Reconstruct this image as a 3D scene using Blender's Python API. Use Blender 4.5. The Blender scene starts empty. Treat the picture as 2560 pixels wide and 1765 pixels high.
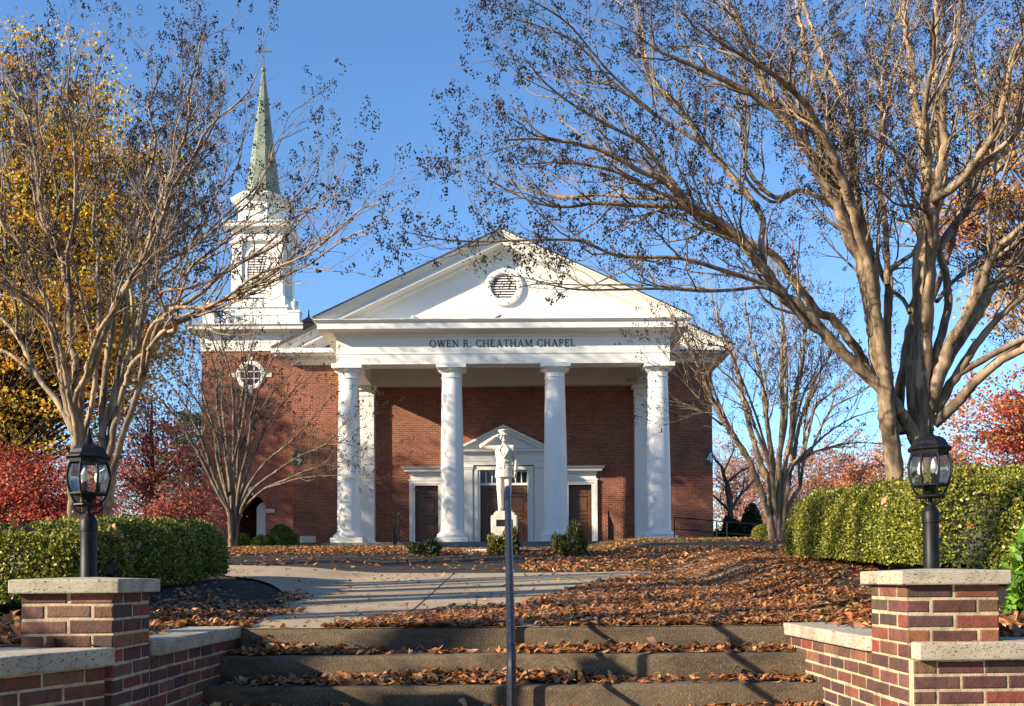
import bpy, math, random
import numpy as np
from mathutils import Vector, Matrix

# ------------------------------------------------------------------ camera, sky, sun
SC = bpy.context.scene
COL = SC.collection
F_PX, CX, CY, EYE = 2340.0, 1280.0, 1393.0, 0.315     # focal length and principal point in photo pixels
PITCH, ROLL = 0.0231, 0.0065
fwd = Vector((0, math.cos(PITCH), math.sin(PITCH)))
r0 = Vector((1, 0, 0)); u0 = r0.cross(fwd)
rgt = (r0 * math.cos(ROLL) - u0 * math.sin(ROLL)).normalized()
upv = (u0 * math.cos(ROLL) + r0 * math.sin(ROLL)).normalized()
cam_d = bpy.data.cameras.new('camera'); cam = bpy.data.objects.new('camera', cam_d); COL.objects.link(cam)
cam_d.sensor_width = 36.0; cam_d.lens = F_PX / 2560 * 36.0
cam_d.shift_y = (CY - 882.5) / 2560.0
cam_d.clip_start = 0.05; cam_d.clip_end = 2000
mw = Matrix((rgt, upv, -fwd)).transposed().to_4x4(); mw.translation = (0, 0, EYE)
cam.matrix_world = mw
SC.camera = cam

SUN = Vector((-2.0, -1.0, 0.90)).normalized()
w = bpy.data.worlds.new('World'); SC.world = w; w.use_nodes = True
nt = w.node_tree; bg = nt.nodes['Background']
sky = nt.nodes.new('ShaderNodeTexSky'); sky.sky_type = 'NISHITA'; sky.sun_disc = False
sky.sun_elevation = math.asin(SUN.z); sky.sun_rotation = math.atan2(SUN.x, SUN.y)
sky.air_density = 1.0; sky.dust_density = 0.0; sky.ozone_density = 5.0; sky.altitude = 0
hs = nt.nodes.new('ShaderNodeHueSaturation'); hs.inputs['Saturation'].default_value = 1.04; nt.links.new(sky.outputs[0], hs.inputs['Color']); nt.links.new(hs.outputs[0], bg.inputs[0]); bg.inputs[1].default_value = 0.125
sl = bpy.data.lights.new('sun', 'SUN'); sl.energy = 5.0; sl.angle = math.radians(0.7); sl.color = (1.0, 0.86, 0.64)
so = bpy.data.objects.new('sun', sl); COL.objects.link(so)
so.rotation_euler = SUN.to_track_quat('Z', 'Y').to_euler(); so.location = SUN * 80
SC.view_settings.view_transform = 'Standard'; SC.view_settings.look = 'None'
SC.view_settings.exposure = 1.10; SC.view_settings.gamma = 1.0
SC.cycles.max_bounces = 6; SC.cycles.transparent_max_bounces = 12
SC.cycles.use_denoising = True

def at(px, py, Y):
    """point at depth Y seen at photo pixel (px, py)"""
    d = fwd + rgt * ((px - CX) / F_PX) + upv * ((CY - py) / F_PX)
    k = Y / d.y
    return Vector((d.x * k, Y, EYE + d.z * k))
def project(x, y, z):
    q = (x, y, z - EYE)
    X = q[0]*rgt.x + q[1]*rgt.y + q[2]*rgt.z
    U = q[0]*upv.x + q[1]*upv.y + q[2]*upv.z
    D = q[0]*fwd.x + q[1]*fwd.y + q[2]*fwd.z
    return CX + F_PX * X / D, CY - F_PX * U / D

# ------------------------------------------------------------------ materials
def mat(name, build):
    m = bpy.data.materials.new(name); m.use_nodes = True
    n = m.node_tree; b = n.nodes['Principled BSDF']
    build(n, b, n.links.new); return m
def N(n, t, **kw):
    x = n.nodes.new(t)
    for k, v in kw.items():
        if isinstance(k, str) and hasattr(x, k): setattr(x, k, v)
    return x
def noise(n, L, scale, detail=4, vec=None, rough=0.55):
    t = n.nodes.new('ShaderNodeTexNoise'); t.inputs['Scale'].default_value = scale
    t.inputs['Detail'].default_value = detail; t.inputs['Roughness'].default_value = rough
    if vec is not None: L(vec, t.inputs['Vector'])
    return t
def ramp(n, L, fac, stops):
    r = n.nodes.new('ShaderNodeValToRGB'); e = r.color_ramp.elements
    while len(e) < len(stops): e.new(0.5)
    for i, (p, c) in enumerate(stops):
        e[i].position = p; e[i].color = (*c, 1) if len(c) == 3 else c
    L(fac, r.inputs[0]); return r
def mix(n, L, a, b, fac, mode='MIX'):
    m = n.nodes.new('ShaderNodeMix'); m.data_type = 'RGBA'; m.blend_type = mode
    for s, v in ((m.inputs[6], a), (m.inputs[7], b), (m.inputs[0], fac)):
        if hasattr(v, 'links') or hasattr(v, 'is_linked'): L(v, s)
        elif isinstance(v, (int, float)): s.default_value = v
        else: s.default_value = (*v, 1)
    return m.outputs[2]
def bump(n, L, b, h, strength=0.3, dist=0.01):
    k = n.nodes.new('ShaderNodeBump'); k.inputs['Strength'].default_value = strength
    k.inputs['Distance'].default_value = dist; L(h, k.inputs['Height']); L(k.outputs[0], b.inputs['Normal'])
def objco(n):
    return n.nodes.new('ShaderNodeTexCoord').outputs['Object']
def mapped(n, L, sc):
    m = n.nodes.new('ShaderNodeMapping'); m.inputs['Scale'].default_value = sc
    L(objco(n), m.inputs['Vector']); return m.outputs[0]
def tinted(n):
    a = n.nodes.new('ShaderNodeAttribute'); a.attribute_name = 'tint'; return a.outputs['Color']

def white_paint(n, b, L, base=(0.80, 0.77, 0.70)):
    o = objco(n); t = noise(n, L, 1.3, 6, o); s = noise(n, L, 14, 5, mapped(n, L, (1, 1, .25)))
    c = ramp(n, L, t.outputs[0], [(.3, tuple(x*.93 for x in base)), (.7, base)])
    c2 = mix(n, L, c.outputs[0], (.62, .60, .55), ramp(n, L, s.outputs[0], [(.60, (0, 0, 0)), (.80, (.35, .35, .35))]).outputs[0])
    L(c2, b.inputs['Base Color']); b.inputs['Roughness'].default_value = .55
    bump(n, L, b, s.outputs[0], .12, .01)
M_WHITE = mat('white_painted_wood', white_paint)
def flat(col, rough=.6, metal=0.0, sc=8.0, var=.25, bmp=.1, spec=.5):
    def f(n, b, L):
        t = noise(n, L, sc, 5, objco(n))
        c = ramp(n, L, t.outputs[0], [(.3, tuple(x*(1-var) for x in col)), (.7, tuple(min(1, x*(1+var*.6)) for x in col))])
        L(c.outputs[0], b.inputs['Base Color']); b.inputs['Roughness'].default_value = rough
        b.inputs['Metallic'].default_value = metal; b.inputs['Specular IOR Level'].default_value = spec
        if bmp: bump(n, L, b, t.outputs[0], bmp, .01)
    return f
M_WHITECOL = mat('white_painted_plaster', lambda n, b, L: white_paint(n, b, L, (.82, .795, .735)))
M_SOFFIT = mat('cream_soffit_paint', flat((.66, .60, .50), .6, sc=1.5, var=.08))
def brick_wall(n, b, L):
    uv = n.nodes.new('ShaderNodeTexCoord').outputs['UV']
    t = n.nodes.new('ShaderNodeTexBrick'); L(uv, t.inputs['Vector'])
    t.offset = .5; t.inputs['Scale'].default_value = 1.0
    t.inputs['Brick Width'].default_value = .25; t.inputs['Row Height'].default_value = .082
    t.inputs['Mortar Size'].default_value = .007; t.inputs['Mortar Smooth'].default_value = .2; t.inputs['Bias'].default_value = -.1
    t.inputs['Color1'].default_value = (.29, .088, .044, 1); t.inputs['Color2'].default_value = (.17, .045, .030, 1)
    t.inputs['Mortar'].default_value = (.36, .235, .155, 1)
    big = noise(n, L, .9, 5, objco(n)); fine = noise(n, L, 9, 3, objco(n))
    c = mix(n, L, t.outputs[0], ramp(n, L, big.outputs[0], [(.3, (.72, .70, .70)), (.7, (1.12, 1.08, 1.05))]).outputs[0], 1.0, 'MULTIPLY')
    c = mix(n, L, c, ramp(n, L, fine.outputs[0], [(.3, (.8, .78, .78)), (.7, (1.15, 1.12, 1.1))]).outputs[0], .8, 'MULTIPLY')
    L(c, b.inputs['Base Color']); b.inputs['Roughness'].default_value = .85
    inv = n.nodes.new('ShaderNodeMath'); inv.operation = 'SUBTRACT'; inv.inputs[0].default_value = 1; L(t.outputs[1], inv.inputs[1])
    bump(n, L, b, inv.outputs[0], .6, .008)
M_BRICK = mat('red_brick_wall', brick_wall)
def near_brick(n, b, L):
    o = objco(n); t = noise(n, L, 26, 6, o, .65); g = noise(n, L, 120, 3, o)
    c = mix(n, L, tinted(n), ramp(n, L, t.outputs[0], [(.25, (.55, .52, .52)), (.5, (1, 1, 1)), (.78, (1.6, 1.35, 1.25))]).outputs[0], .9, 'MULTIPLY')
    st2 = noise(n, L, 7, 6, o, .7); c = mix(n, L, c, (.030, .024, .020), ramp(n, L, st2.outputs[0], [(.50, (0, 0, 0)), (.74, (.6, .6, .6))]).outputs[0])
    L(c, b.inputs['Base Color']); b.inputs['Roughness'].default_value = .82
    m = n.nodes.new('ShaderNodeMath'); L(t.outputs[0], m.inputs[0]); L(g.outputs[0], m.inputs[1])
    bump(n, L, b, m.outputs[0], .55, .006)
M_NBRICK = mat('weathered_brick_and_mortar', near_brick)
def cast_stone(n, b, L):
    o = objco(n); t = noise(n, L, 3.5, 5, o)
    q = noise(n, L, 75, 3, mapped(n, L, (.7, .7, 1.5)), .6); q2 = noise(n, L, 190, 2, o)
    c = ramp(n, L, t.outputs[0], [(.3, (.36, .315, .24)), (.7, (.52, .455, .355))])
    mm = n.nodes.new('ShaderNodeMath'); mm.operation = 'MULTIPLY_ADD'; mm.inputs[1].default_value = .35; L(q2.outputs[0], mm.inputs[0]); L(q.outputs[0], mm.inputs[2])
    pit = ramp(n, L, mm.outputs[0], [(.78, (0, 0, 0)), (.83, (1, 1, 1))])
    c2 = mix(n, L, c.outputs[0], (.05, .043, .036), pit.outputs[0])
    c2 = mix(n, L, c2, ramp(n, L, q2.outputs[0], [(.3, (.78, .77, .75)), (.7, (1.12, 1.1, 1.08))]).outputs[0], .8, 'MULTIPLY')
    c3 = mix(n, L, c2, ramp(n, L, noise(n, L, 9, 6, o).outputs[0], [(.45, (1, 1, 1)), (.75, (.62, .60, .57))]).outputs[0], .9, 'MULTIPLY')
    L(c3, b.inputs['Base Color']); b.inputs['Roughness'].default_value = .9
    bump(n, L, b, q.outputs[0], .35, .006)
M_CAST = mat('pitted_cast_stone', cast_stone)
def concrete(n, b, L):
    o = objco(n); t = noise(n, L, 1.6, 6, o); g = noise(n, L, 90, 4, o, .7); sp = noise(n, L, 220, 2, o)
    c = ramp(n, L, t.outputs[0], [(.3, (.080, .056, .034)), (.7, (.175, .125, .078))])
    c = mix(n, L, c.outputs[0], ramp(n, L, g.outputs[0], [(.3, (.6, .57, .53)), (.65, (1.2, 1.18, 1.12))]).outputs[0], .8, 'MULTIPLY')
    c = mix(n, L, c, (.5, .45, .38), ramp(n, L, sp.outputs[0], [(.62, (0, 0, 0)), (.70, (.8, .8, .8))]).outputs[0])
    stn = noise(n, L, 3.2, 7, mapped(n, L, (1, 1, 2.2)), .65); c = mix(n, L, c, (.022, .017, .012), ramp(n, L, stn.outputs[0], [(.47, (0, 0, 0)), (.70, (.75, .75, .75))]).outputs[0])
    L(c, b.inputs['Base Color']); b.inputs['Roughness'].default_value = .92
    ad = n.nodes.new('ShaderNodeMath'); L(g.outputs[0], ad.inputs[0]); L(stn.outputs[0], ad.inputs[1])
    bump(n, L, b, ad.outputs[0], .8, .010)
M_CONC = mat('exposed_aggregate_concrete', concrete)
def walk_conc(n, b, L):
    o = objco(n); t = noise(n, L, .8, 7, o); g = noise(n, L, 70, 4, o, .7); st = noise(n, L, 4, 5, o)
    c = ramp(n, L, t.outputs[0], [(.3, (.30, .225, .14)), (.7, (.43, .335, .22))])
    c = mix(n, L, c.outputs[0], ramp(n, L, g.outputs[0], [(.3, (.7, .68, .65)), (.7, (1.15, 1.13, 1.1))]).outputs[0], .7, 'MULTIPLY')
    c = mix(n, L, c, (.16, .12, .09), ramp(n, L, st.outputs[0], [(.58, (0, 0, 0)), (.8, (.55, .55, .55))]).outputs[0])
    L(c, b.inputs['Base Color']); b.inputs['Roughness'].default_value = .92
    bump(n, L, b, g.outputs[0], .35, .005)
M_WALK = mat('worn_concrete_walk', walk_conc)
M_GREYSTEP = mat('grey_step_stone', flat((.17, .165, .14), .9, sc=5, var=.35, bmp=.4))
def soil(c1, c2, c3):
    def f(n, b, L):
        o = objco(n); t = noise(n, L, 2.2, 7, o); g = noise(n, L, 34, 6, o, .7)
        c = ramp(n, L, g.outputs[0], [(.3, c1), (.55, c2), (.75, c3)])
        c = mix(n, L, c.outputs[0], ramp(n, L, t.outputs[0], [(.3, (.7, .7, .7)), (.7, (1.2, 1.15, 1.1))]).outputs[0], .9, 'MULTIPLY')
        L(c, b.inputs['Base Color']); b.inputs['Roughness'].default_value = 1
        bump(n, L, b, g.outputs[0], 1.0, .03)
    return f
M_MULCH = mat('dark_bark_mulch', soil((.008, .007, .006), (.022, .018, .015), (.05, .04, .033)))
M_LAWN = mat('dormant_lawn_soil', soil((.05, .04, .02), (.13, .10, .05), (.22, .17, .08)))
M_PAVE = mat('pavement_concrete', flat((.32, .29, .25), .9, sc=3, bmp=.3))
def black_metal(n, b, L):
    o = objco(n); t = noise(n, L, 60, 4, o); s = noise(n, L, 25, 3, o)
    c = ramp(n, L, s.outputs[0], [(.4, (.0035, .0035, .004)), (.75, (.010, .010, .011))])
    L(c.outputs[0], b.inputs['Base Color']); b.inputs['Roughness'].default_value = .5; b.inputs['Specular IOR Level'].default_value = .3
    bump(n, L, b, t.outputs[0], .18, .003)
M_BLACK = mat('black_painted_metal', black_metal)
def rail_metal(n, b, L):
    s = noise(n, L, 30, 5, objco(n))
    c = ramp(n, L, s.outputs[0], [(.3, (.012, .014, .022)), (.7, (.03, .034, .05))])
    L(c.outputs[0], b.inputs['Base Color']); b.inputs['Roughness'].default_value = .26; b.inputs['Specular IOR Level'].default_value = .3
    b.inputs['Coat Weight'].default_value = 0
M_RAIL = mat('glossy_black_enamel', rail_metal)
def door_wood(n, b, L):
    t = noise(n, L, 7, 6, mapped(n, L, (6, 6, .5)))
    c = ramp(n, L, t.outputs[0], [(.3, (.075, .032, .015)), (.7, (.155, .068, .033))])
    L(c.outputs[0], b.inputs['Base Color']); b.inputs['Roughness'].default_value = .4
    bump(n, L, b, t.outputs[0], .1, .005)
M_DOOR = mat('brown_stained_wood', door_wood)
M_DARKGLASS = mat('dark_window_glass', lambda n, b, L: (setattr(b.inputs['Base Color'], 'default_value', (.012, .015, .02, 1)), setattr(b.inputs['Roughness'], 'default_value', .06)))
M_LETTER = mat('dark_metal_letters', flat((.03, .027, .025), .45, .3))
M_SIGN = mat('green_sign_enamel', flat((.008, .085, .060), .4, sc=4, var=.15, bmp=0))
M_SIGNTXT = mat('white_sign_vinyl', flat((.78, .79, .78), .5, sc=4, var=.05, bmp=0))
def copper(n, b, L):
    o = objco(n); t = noise(n, L, 1.6, 7, o, .65); s = noise(n, L, 6, 5, mapped(n, L, (1, 1, .18)))
    c = ramp(n, L, t.outputs[0], [(.3, (.095, .115, .08)), (.5, (.165, .195, .135)), (.72, (.25, .28, .20))])
    c = mix(n, L, c.outputs[0], (.075, .055, .03), ramp(n, L, s.outputs[0], [(.55, (0, 0, 0)), (.75, (.8, .8, .8))]).outputs[0])
    L(c, b.inputs['Base Color']); b.inputs['Roughness'].default_value = .65
    bump(n, L, b, s.outputs[0], .2, .02)
M_COPPER = mat('verdigris_copper', copper)
M_ROOF = mat('grey_roof_shingles', flat((.085, .078, .072), .9, sc=12, var=.4, bmp=.4))
M_STONE = mat('pale_statue_stone', flat((.68, .64, .53), .8, sc=6, var=.18, bmp=.15))
M_LIME = mat('limestone_trim', flat((.55, .52, .46), .85, sc=5, var=.15))
M_BRONZE = mat('bronze_plaque', flat((.035, .04, .03), .45, .6))
def bark(c1, c2, c3):
    def f(n, b, L):
        t = noise(n, L, 5, 6, mapped(n, L, (2.0, 2.0, .35)), .55); g = noise(n, L, 1.3, 4, objco(n))
        c = ramp(n, L, t.outputs[0], [(.36, c1), (.50, c2), (.64, c3)])
        c = mix(n, L, c.outputs[0], ramp(n, L, g.outputs[0], [(.3, (.72, .70, .68)), (.7, (1.15, 1.1, 1.05))]).outputs[0], .8, 'MULTIPLY')
        k = noise(n, L, 3.1, 5, mapped(n, L, (2.4, 2.4, .6)), .6)
        c = mix(n, L, c, tuple(min(1, v*1.5) for v in c3), ramp(n, L, k.outputs[0], [(.57, (0, 0, 0)), (.60, (.55, .55, .55))]).outputs[0])
        L(c, b.inputs['Base Color']); b.inputs['Roughness'].default_value = .8
        bump(n, L, b, t.outputs[0], .5, .02)
    return f
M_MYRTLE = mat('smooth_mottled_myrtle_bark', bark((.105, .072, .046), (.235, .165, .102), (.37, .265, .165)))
M_SHADEBARK = mat('grey_brown_myrtle_bark', bark((.06, .042, .028), (.13, .092, .060), (.22, .16, .105)))  # darker copy of the myrtle bark, shade put into its colour
M_TWIG = mat('brown_twig_bark', flat((.085, .050, .033), .85, sc=6, var=.35, bmp=0))
M_DARKBARK = mat('dark_ridged_bark', bark((.030, .023, .018), (.065, .050, .040), (.11, .09, .07)))
M_SEED = mat('dark_seed_pods', flat((.022, .014, .012), .8, sc=20, var=.5, bmp=0))
def leafy(rough, transl, spec=.5):
    def f(n, b, L):
        c = tinted(n); L(c, b.inputs['Base Color']); b.inputs['Roughness'].default_value = rough
        b.inputs['Specular IOR Level'].default_value = spec
        if transl:
            t = n.nodes.new('ShaderNodeBsdfTranslucent'); L(c, t.inputs[0])
            ms = n.nodes.new('ShaderNodeMixShader'); ms.inputs[0].default_value = transl
            L(b.outputs[0], ms.inputs[1]); L(t.outputs[0], ms.inputs[2])
            L(ms.outputs[0], n.nodes['Material Output'].inputs[0])
    return f
M_BOX = mat('glossy_box_leaves', leafy(.38, .22, .35))
M_LEAF = mat('autumn_leaves', leafy(.6, .5, .3))
M_LITTER = mat('fallen_dry_leaves', leafy(.55, .18, .4))
M_GRASS = mat('grass_blades', leafy(.6, .25, .3))
def glass(n, b, L):
    g = n.nodes.new('ShaderNodeBsdfGlossy'); g.inputs['Roughness'].default_value = .04
    t = n.nodes.new('ShaderNodeBsdfTransparent'); t.inputs[0].default_value = (.95, .95, .94, 1)
    fr = n.nodes.new('ShaderNodeFresnel'); fr.inputs[0].default_value = 1.5
    s = n.nodes.new('ShaderNodeMath'); s.operation = 'MULTIPLY_ADD'; s.inputs[1].default_value = .8; s.inputs[2].default_value = .02
    L(fr.outputs[0], s.inputs[0])
    ms = n.nodes.new('ShaderNodeMixShader'); L(s.outputs[0], ms.inputs[0]); L(t.outputs[0], ms.inputs[1]); L(g.outputs[0], ms.inputs[2])
    L(ms.outputs[0], n.nodes['Material Output'].inputs[0])
M_GLASS = mat('clear_lantern_glass', glass)
M_BULB = mat('bulb_glass', flat((.75, .75, .72), .15, sc=3, var=.05, bmp=0))
M_BIRD = mat('grey_feathers', flat((.16, .15, .14), .8, sc=40, var=.5))
M_BIRDW = mat('white_feathers', flat((.70, .68, .64), .8, sc=40, var=.2))

# ------------------------------------------------------------------ mesh helpers
def raw_mesh(name, V, quads=None, tris=None, tint=None, smooth=False):
    me = bpy.data.meshes.new(name); V = np.asarray(V, np.float32)
    idx, ls, lt, n = [], [], [], 0
    for A, k in ((quads, 4), (tris, 3)):
        if A is not None and len(A):
            A = np.asarray(A, np.int32); idx.append(A.ravel())
            ls.append(n + np.arange(len(A)) * k); lt.append(np.full(len(A), k)); n += A.size
    me.vertices.add(len(V)); me.vertices.foreach_set('co', V.ravel())
    me.loops.add(n); me.loops.foreach_set('vertex_index', np.concatenate(idx).astype(np.int32))
    ls = np.concatenate(ls).astype(np.int32); lt = np.concatenate(lt).astype(np.int32)
    me.polygons.add(len(ls)); me.polygons.foreach_set('loop_start', ls); me.polygons.foreach_set('loop_total', lt)
    me.update(calc_edges=True); me.validate()
    if tint is not None:
        a = me.attributes.new('tint', 'FLOAT_COLOR', 'POINT')
        T = np.ones((len(V), 4), np.float32); T[:, :3] = tint; a.data.foreach_set('color', T.ravel())
    if smooth: me.polygons.foreach_set('use_smooth', np.ones(len(ls), bool))
    return me
def put(name, me, m, parent=None):
    o = bpy.data.objects.new(name, me); COL.objects.link(o); me.materials.append(m)
    if parent is not None:
        o.parent = parent; o.matrix_parent_inverse = parent.matrix_basis.inverted()
    return o
def tag(o, label=None, cat=None, group=None, kind=None):
    for k, v in (('label', label), ('category', cat), ('group', group), ('kind', kind)):
        if v: o[k] = v
    return o
def thing(name, label, cat, loc, group=None):
    o = bpy.data.objects.new(name, None); COL.objects.link(o); o.location = loc; o.empty_display_size = .2
    bpy.context.view_layer.update()
    return tag(o, label, cat, group)
def copy_tree(o, parent=None, off=None, label=None):
    c = o.copy(); COL.objects.link(c)
    if parent is not None: c.parent = parent
    if label: c['label'] = label
    for ch in o.children: copy_tree(ch, c)
    return c

class MB:
    def __init__(s): s.v = []; s.f = []; s.t = []
    def add(s, vs, fs, tint=(1, 1, 1)):
        b = len(s.v); s.v += [tuple(p) for p in vs]; s.f += [tuple(b + i for i in f) for f in fs]; s.t += [tint] * len(vs)
    def box(s, x0, x1, y0, y1, z0, z1, tint=(1, 1, 1)):
        s.add([(x0, y0, z0), (x1, y0, z0), (x1, y1, z0), (x0, y1, z0), (x0, y0, z1), (x1, y0, z1), (x1, y1, z1), (x0, y1, z1)],
              [(0, 3, 2, 1), (4, 5, 6, 7), (0, 1, 5, 4), (1, 2, 6, 5), (2, 3, 7, 6), (3, 0, 4, 7)], tint); return s
    def prism_xz(s, poly, y0, y1):
        n = len(poly); s.add([(x, y0, z) for x, z in poly] + [(x, y1, z) for x, z in poly],
              [tuple(range(n)), tuple(range(2*n-1, n-1, -1))] + [(i, i+n, (i+1) % n + n, (i+1) % n) for i in range(n)]); return s
    def prism_xy(s, poly, z0, z1):
        n = len(poly); s.add([(x, y, z0) for x, y in poly] + [(x, y, z1) for x, y in poly],
              [tuple(range(n-1, -1, -1)), tuple(range(n, 2*n))] + [(i, (i+1) % n, (i+1) % n + n, i+n) for i in range(n)]); return s
    def lathe(s, prof, cx, cy, n=24, a0=0.0, sx=1.0, sy=1.0):
        vs, fs = [], []
        for r, z in prof:
            for k in range(n):
                a = a0 + 2*math.pi*k/n; vs.append((cx + sx*r*math.cos(a), cy + sy*r*math.sin(a), z))
        m = len(prof)
        for i in range(m-1):
            for k in range(n):
                fs.append((i*n+k, i*n+(k+1) % n, (i+1)*n+(k+1) % n, (i+1)*n+k))
        fs.append(tuple(range(n-1, -1, -1))); fs.append(tuple(range((m-1)*n, m*n)))
        s.add(vs, fs); return s
    def tube(s, pts, r, n=8, caps=True):
        pts = [Vector(p) for p in pts]; rr = r if isinstance(r, (list, tuple)) else [r]*len(pts)
        vs, fs = [], []; prev = None
        for i, p in enumerate(pts):
            t = (pts[min(i+1, len(pts)-1)] - pts[max(i-1, 0)]).normalized()
            if prev is None: u = t.cross(Vector((0, 0, 1)) if abs(t.z) < .9 else Vector((1, 0, 0))).normalized()
            else: u = (prev - t * prev.dot(t)).normalized()
            prev = u; q = t.cross(u)
            for k in range(n):
                a = 2*math.pi*k/n; vs.append(p + (u*math.cos(a) + q*math.sin(a)) * rr[i])
        for i in range(len(pts)-1):
            for k in range(n):
                fs.append((i*n+k, i*n+(k+1) % n, (i+1)*n+(k+1) % n, (i+1)*n+k))
        if caps: fs += [tuple(range(n-1, -1, -1)), tuple(range((len(pts)-1)*n, len(pts)*n))]
        s.add(vs, fs); return s
    def mould(s, path, prof, closed=True):
        """sweep profile [(out, z)] round a plan path (counter-clockwise, outside on the right) with mitred corners"""
        n = len(path); m = len(prof); vs, fs = [], []
        P = [Vector((p[0], p[1])) for p in path]
        for i in range(n):
            d1 = (P[i] - P[i-1]).normalized() if (closed or i > 0) else None
            d2 = (P[(i+1) % n] - P[i]).normalized() if (closed or i < n-1) else None
            d1 = d1 or d2; d2 = d2 or d1
            n1 = Vector((d1.y, -d1.x)); n2 = Vector((d2.y, -d2.x)); b = n1 + n2; b = b / max(1e-6, b.dot(n1))
            for o, z in prof: vs.append((P[i].x + b.x*o, P[i].y + b.y*o, z))
        for i in range(n if closed else n-1):
            j = (i+1) % n
            for k in range(m):
                l = (k+1) % m; fs.append((i*m+k, j*m+k, j*m+l, i*m+l))
        if not closed: fs += [tuple(range(m)), tuple(range(n*m-1, (n-1)*m-1, -1))]
        s.add(vs, fs); return s
    def build(s, name, m, parent=None, bevel=0, smooth=False, uv=False, tint=False, seg=2):
        me = bpy.data.meshes.new(name); me.from_pydata(s.v, [], s.f); me.update()
        if tint:
            a = me.attributes.new('tint', 'FLOAT_COLOR', 'POINT')
            a.data.foreach_set('color', np.array([(*c, 1) for c in s.t], np.float32).ravel())
        if uv: box_uv(me)
        if smooth: me.shade_smooth() if smooth is True else me.shade_smooth()
        o = put(name, me, m, parent)
        if bevel:
            b = o.modifiers.new('bevel', 'BEVEL'); b.width = bevel; b.segments = seg; b.limit_method = 'ANGLE'; b.angle_limit = .6
        if smooth:
            e = o.modifiers.new('split', 'EDGE_SPLIT'); e.split_angle = .7
        return o
def box_uv(me):
    n = len(me.loops); co = np.empty(len(me.vertices)*3, np.float32); me.vertices.foreach_get('co', co); co = co.reshape(-1, 3)
    vi = np.empty(n, np.int32); me.loops.foreach_get('vertex_index', vi)
    nr = np.empty(len(me.polygons)*3, np.float32); me.polygons.foreach_get('normal', nr); nr = np.abs(nr.reshape(-1, 3))
    lt = np.empty(len(me.polygons), np.int32); me.polygons.foreach_get('loop_total', lt)
    ax = np.repeat(nr.argmax(1), lt); p = co[vi]
    U = np.where(ax == 0, p[:, 1], p[:, 0]); V = np.where(ax == 2, p[:, 1], p[:, 2])
    uv = me.uv_layers.new(name='uv'); uv.data.foreach_set('uv', np.stack([U, V], 1).ravel().astype(np.float32))

def tubes(groups_src, sides):
    """vectorised tubes: list of (pts Nx3, radii N) -> V, quads"""
    by = {}
    for p, r in groups_src: by.setdefault(len(p), []).append((p, r))
    Vs, Qs, base = [], [], 0
    ang = np.arange(sides) * 2*math.pi/sides; ca, sa = np.cos(ang), np.sin(ang)
    for n, lst in by.items():
        P = np.array([a for a, _ in lst], float); R = np.array([b for _, b in lst], float)
        T = np.empty_like(P); T[:, 1:-1] = P[:, 2:] - P[:, :-2]; T[:, 0] = P[:, 1] - P[:, 0]; T[:, -1] = P[:, -1] - P[:, -2]
        T /= np.linalg.norm(T, axis=2, keepdims=True) + 1e-9
        m = T.mean(1); ref = np.where(np.abs(m[:, 2:3]) < .8, np.array([[0, 0, 1.]]), np.array([[1., 0, 0]]))[:, None, :]
        U = np.cross(T, np.broadcast_to(ref, T.shape)); U /= np.linalg.norm(U, axis=2, keepdims=True) + 1e-9
        W = np.cross(T, U)
        V = P[:, :, None, :] + R[:, :, None, None] * (U[:, :, None, :]*ca[None, None, :, None] + W[:, :, None, :]*sa[None, None, :, None])
        Bn = len(lst); Vs.append(V.reshape(-1, 3))
        i = np.arange(n-1)[:, None]; k = np.arange(sides)[None, :]; k2 = (k+1) % sides
        q = np.stack([i*sides+k, i*sides+k2, (i+1)*sides+k2, (i+1)*sides+k], -1).reshape(-1, 4)
        Q = (np.arange(Bn)*n*sides)[:, None, None] + q[None]
        Qs.append(Q.reshape(-1, 4) + base); base += Bn*n*sides
    return np.concatenate(Vs), np.concatenate(Qs)

def norm(a): return a / (np.linalg.norm(a, axis=-1, keepdims=True) + 1e-9)
def leaf_quads(C, Ln, Wd, axis=None, nrm=None, rs=None, fold=.25):
    """diamond leaves: centres C, lengths, widths, optional axis / normal directions"""
    n = len(C)
    A = norm(rs.normal(size=(n, 3))) if axis is None else norm(axis)
    B = rs.normal(size=(n, 3)) if nrm is None else nrm
    S = norm(np.cross(B, A)); Nn = np.cross(A, S)
    Ln = np.broadcast_to(np.asarray(Ln, float), (n,))[:, None]; Wd = np.broadcast_to(np.asarray(Wd, float), (n,))[:, None]
    V = np.stack([C - A*Ln*.5, C + S*Wd*.5 + Nn*Wd*fold - A*Ln*.06, C + A*Ln*.5, C - S*Wd*.5 + Nn*Wd*fold - A*Ln*.06], 1).reshape(-1, 3)
    return V, np.arange(n*4).reshape(-1, 4)
def palette(rs, n, cols, var=.25):
    cols = np.array(cols, float); c = cols[rs.integers(0, len(cols), n)]
    return np.clip(c * (1 + var*rs.normal(size=(n, 1))*.8 + .06*rs.normal(size=(n, 3))), .003, .95)

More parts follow.
